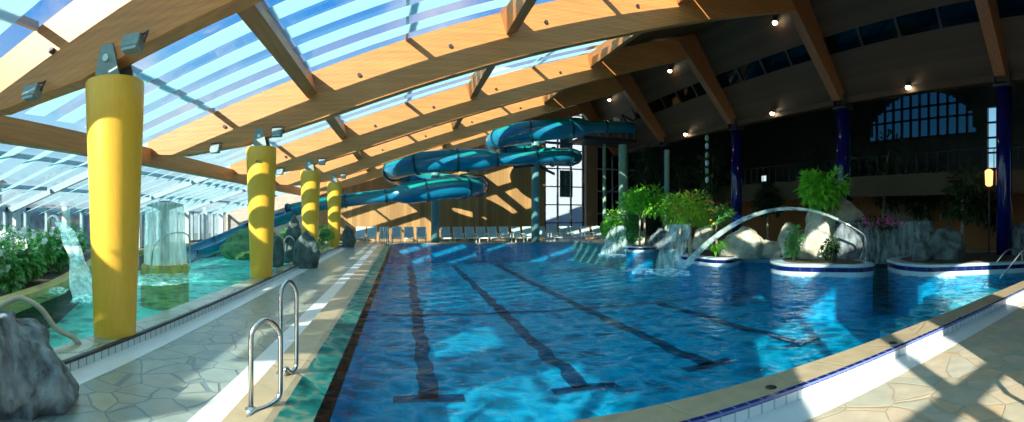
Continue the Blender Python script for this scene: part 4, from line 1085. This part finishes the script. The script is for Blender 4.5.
# ================================================================ OUTDOORS
t = thing('white_building', 'white rendered building outside behind the glazed strip', 'building', (13, 46, -1.7))
b = MB(); b.box(8.5, 22, 46, 54, -1.7, 16); b.build('building_wall', M['whitewall'], t)
for z in (3.6, 8.0):
    b = MB(); b.box(15.3, 16.6, 45.9, 46.02, z, z+2.6); b.build('window', M['darkglass'], t)
t = thing('outdoor_hedge', 'long brownish hedge bank outside the low windows', 'hedge', (-24, 14, -1.7))
b = MB(); rng = random.Random(2); vs = []
for i in range(61):
    for j, (dx, z) in enumerate(((0,-1.7),(.3,1.6),(1.5,2.4),(3,1.8),(3.5,-1.7))):
        q = noise.noise(Vector((i*.5, j*2.0, 0))); vs.append((-22-dx+q*.6, -12+i*.9, z+(q*.7 if 0 < j < 4 else 0)))
b.add(vs, [(i*5+j, (i+1)*5+j, (i+1)*5+j+1, i*5+j+1) for i in range(60) for j in range(4)]); b.build('hedge_bank', M['hedge'], t, smooth=True)
for i, (y, wd, h, lb) in enumerate(((6, 6, 3.6, 'brown house outside behind the planting bed'), (19, 7, 4.2, 'brown house outside beyond the mushroom fountain'))):
    t = thing('house', lb, 'house', (-30, y, -1.7), 'houses outside the low windows')
    b = MB(); b.box(-33, -28, y, y+wd, -1.7, h); b.build('house_wall', M['brickbank'], t)
    b = MB(); b.slab_xz([(-33.4, h), (-27.6, h), (-30.5, h+1.6)], y-.3, y+wd+.3); b.build('roof', M['ochre'], t)
    for k in range(3):
        b = MB(); b.box(-28.02, -27.95, y+.8+k*1.9, y+1.8+k*1.9, .6, 1.9); b.build('window', M['white_frame'], t)
# ================================================================ LIGHT
S = bpy.context.scene
sun = bpy.data.lights.new('sun', 'SUN'); sun.energy = 10; sun.angle = R(.6); sun.color = (1, .91, .74)
so = bpy.data.objects.new('sun', sun); C.objects.link(so)
dirv = Vector((.605, .796, -.47)).normalized()
so.rotation_euler = dirv.to_track_quat('-Z', 'Y').to_euler(); so.location = (-20, -20, 20)
w = bpy.data.worlds.new('sky'); S.world = w; w.use_nodes = True; nt = w.node_tree; nt.nodes.clear(); L = nt.links
tc = N(nt, 'ShaderNodeTexCoord'); sp = N(nt, 'ShaderNodeSeparateXYZ'); L.new(tc.outputs['Generated'], sp.inputs[0])
col = ramp(nt, sp.outputs['Z'], [(0, (.62,.80,.86)), (.12, (.42,.74,.92)), (.4, (.06,.34,.86)), (1, (.03,.2,.66))])
ns = N(nt, 'ShaderNodeTexNoise'); ns.inputs['Scale'].default_value = 3.2; ns.inputs['Detail'].default_value = 6; L.new(tc.outputs['Generated'], ns.inputs['Vector'])
cm = ramp(nt, ns.outputs['Fac'], [(.52, (0,0,0)), (.72, (.8,.8,.8))])
mx = N(nt, 'ShaderNodeMix', data_type='RGBA'); L.new(cm, mx.inputs[0]); L.new(col, mx.inputs[6]); mx.inputs[7].default_value = (.95,.97,1,1)
bg = N(nt, 'ShaderNodeBackground'); bg.inputs[1].default_value = 1.05; L.new(mx.outputs[2], bg.inputs[0])
wo = N(nt, 'ShaderNodeOutputWorld'); L.new(bg.outputs[0], wo.inputs[0])
# ================================================================ CAMERA
cd = bpy.data.cameras.new('camera'); co = bpy.data.objects.new('camera', cd); C.objects.link(co)
co.location = (0, 0, EYE); theta = (512-CX)/FPX
co.rotation_euler = (PI/2, 0, -theta)
cd.clip_start = .05; cd.clip_end = 300
if PANO:
    cd.type = 'PANO'; cd.panorama_type = 'CENTRAL_CYLINDRICAL'
    cd.central_cylindrical_range_u_min = -512/FPX; cd.central_cylindrical_range_u_max = 512/FPX
    cd.central_cylindrical_range_v_min = -(422-HY)/FPX; cd.central_cylindrical_range_v_max = HY/FPX
    cd.central_cylindrical_radius = 1.0
else:
    cd.sensor_width = 36; cd.angle = R(118)
S.camera = co
for o in bpy.data.objects:
    if '_o' in o: del o['_o']
S.cycles.max_bounces = 10; S.cycles.transparent_max_bounces = 24; S.cycles.diffuse_bounces = 5; S.cycles.transmission_bounces = 8
S.cycles.sample_clamp_indirect = 6; S.cycles.use_denoising = True
S.view_settings.view_transform = 'Standard'; S.view_settings.look = 'None'; S.view_settings.gamma = 1; S.view_settings.exposure = 0
S.view_settings.use_curve_mapping = False
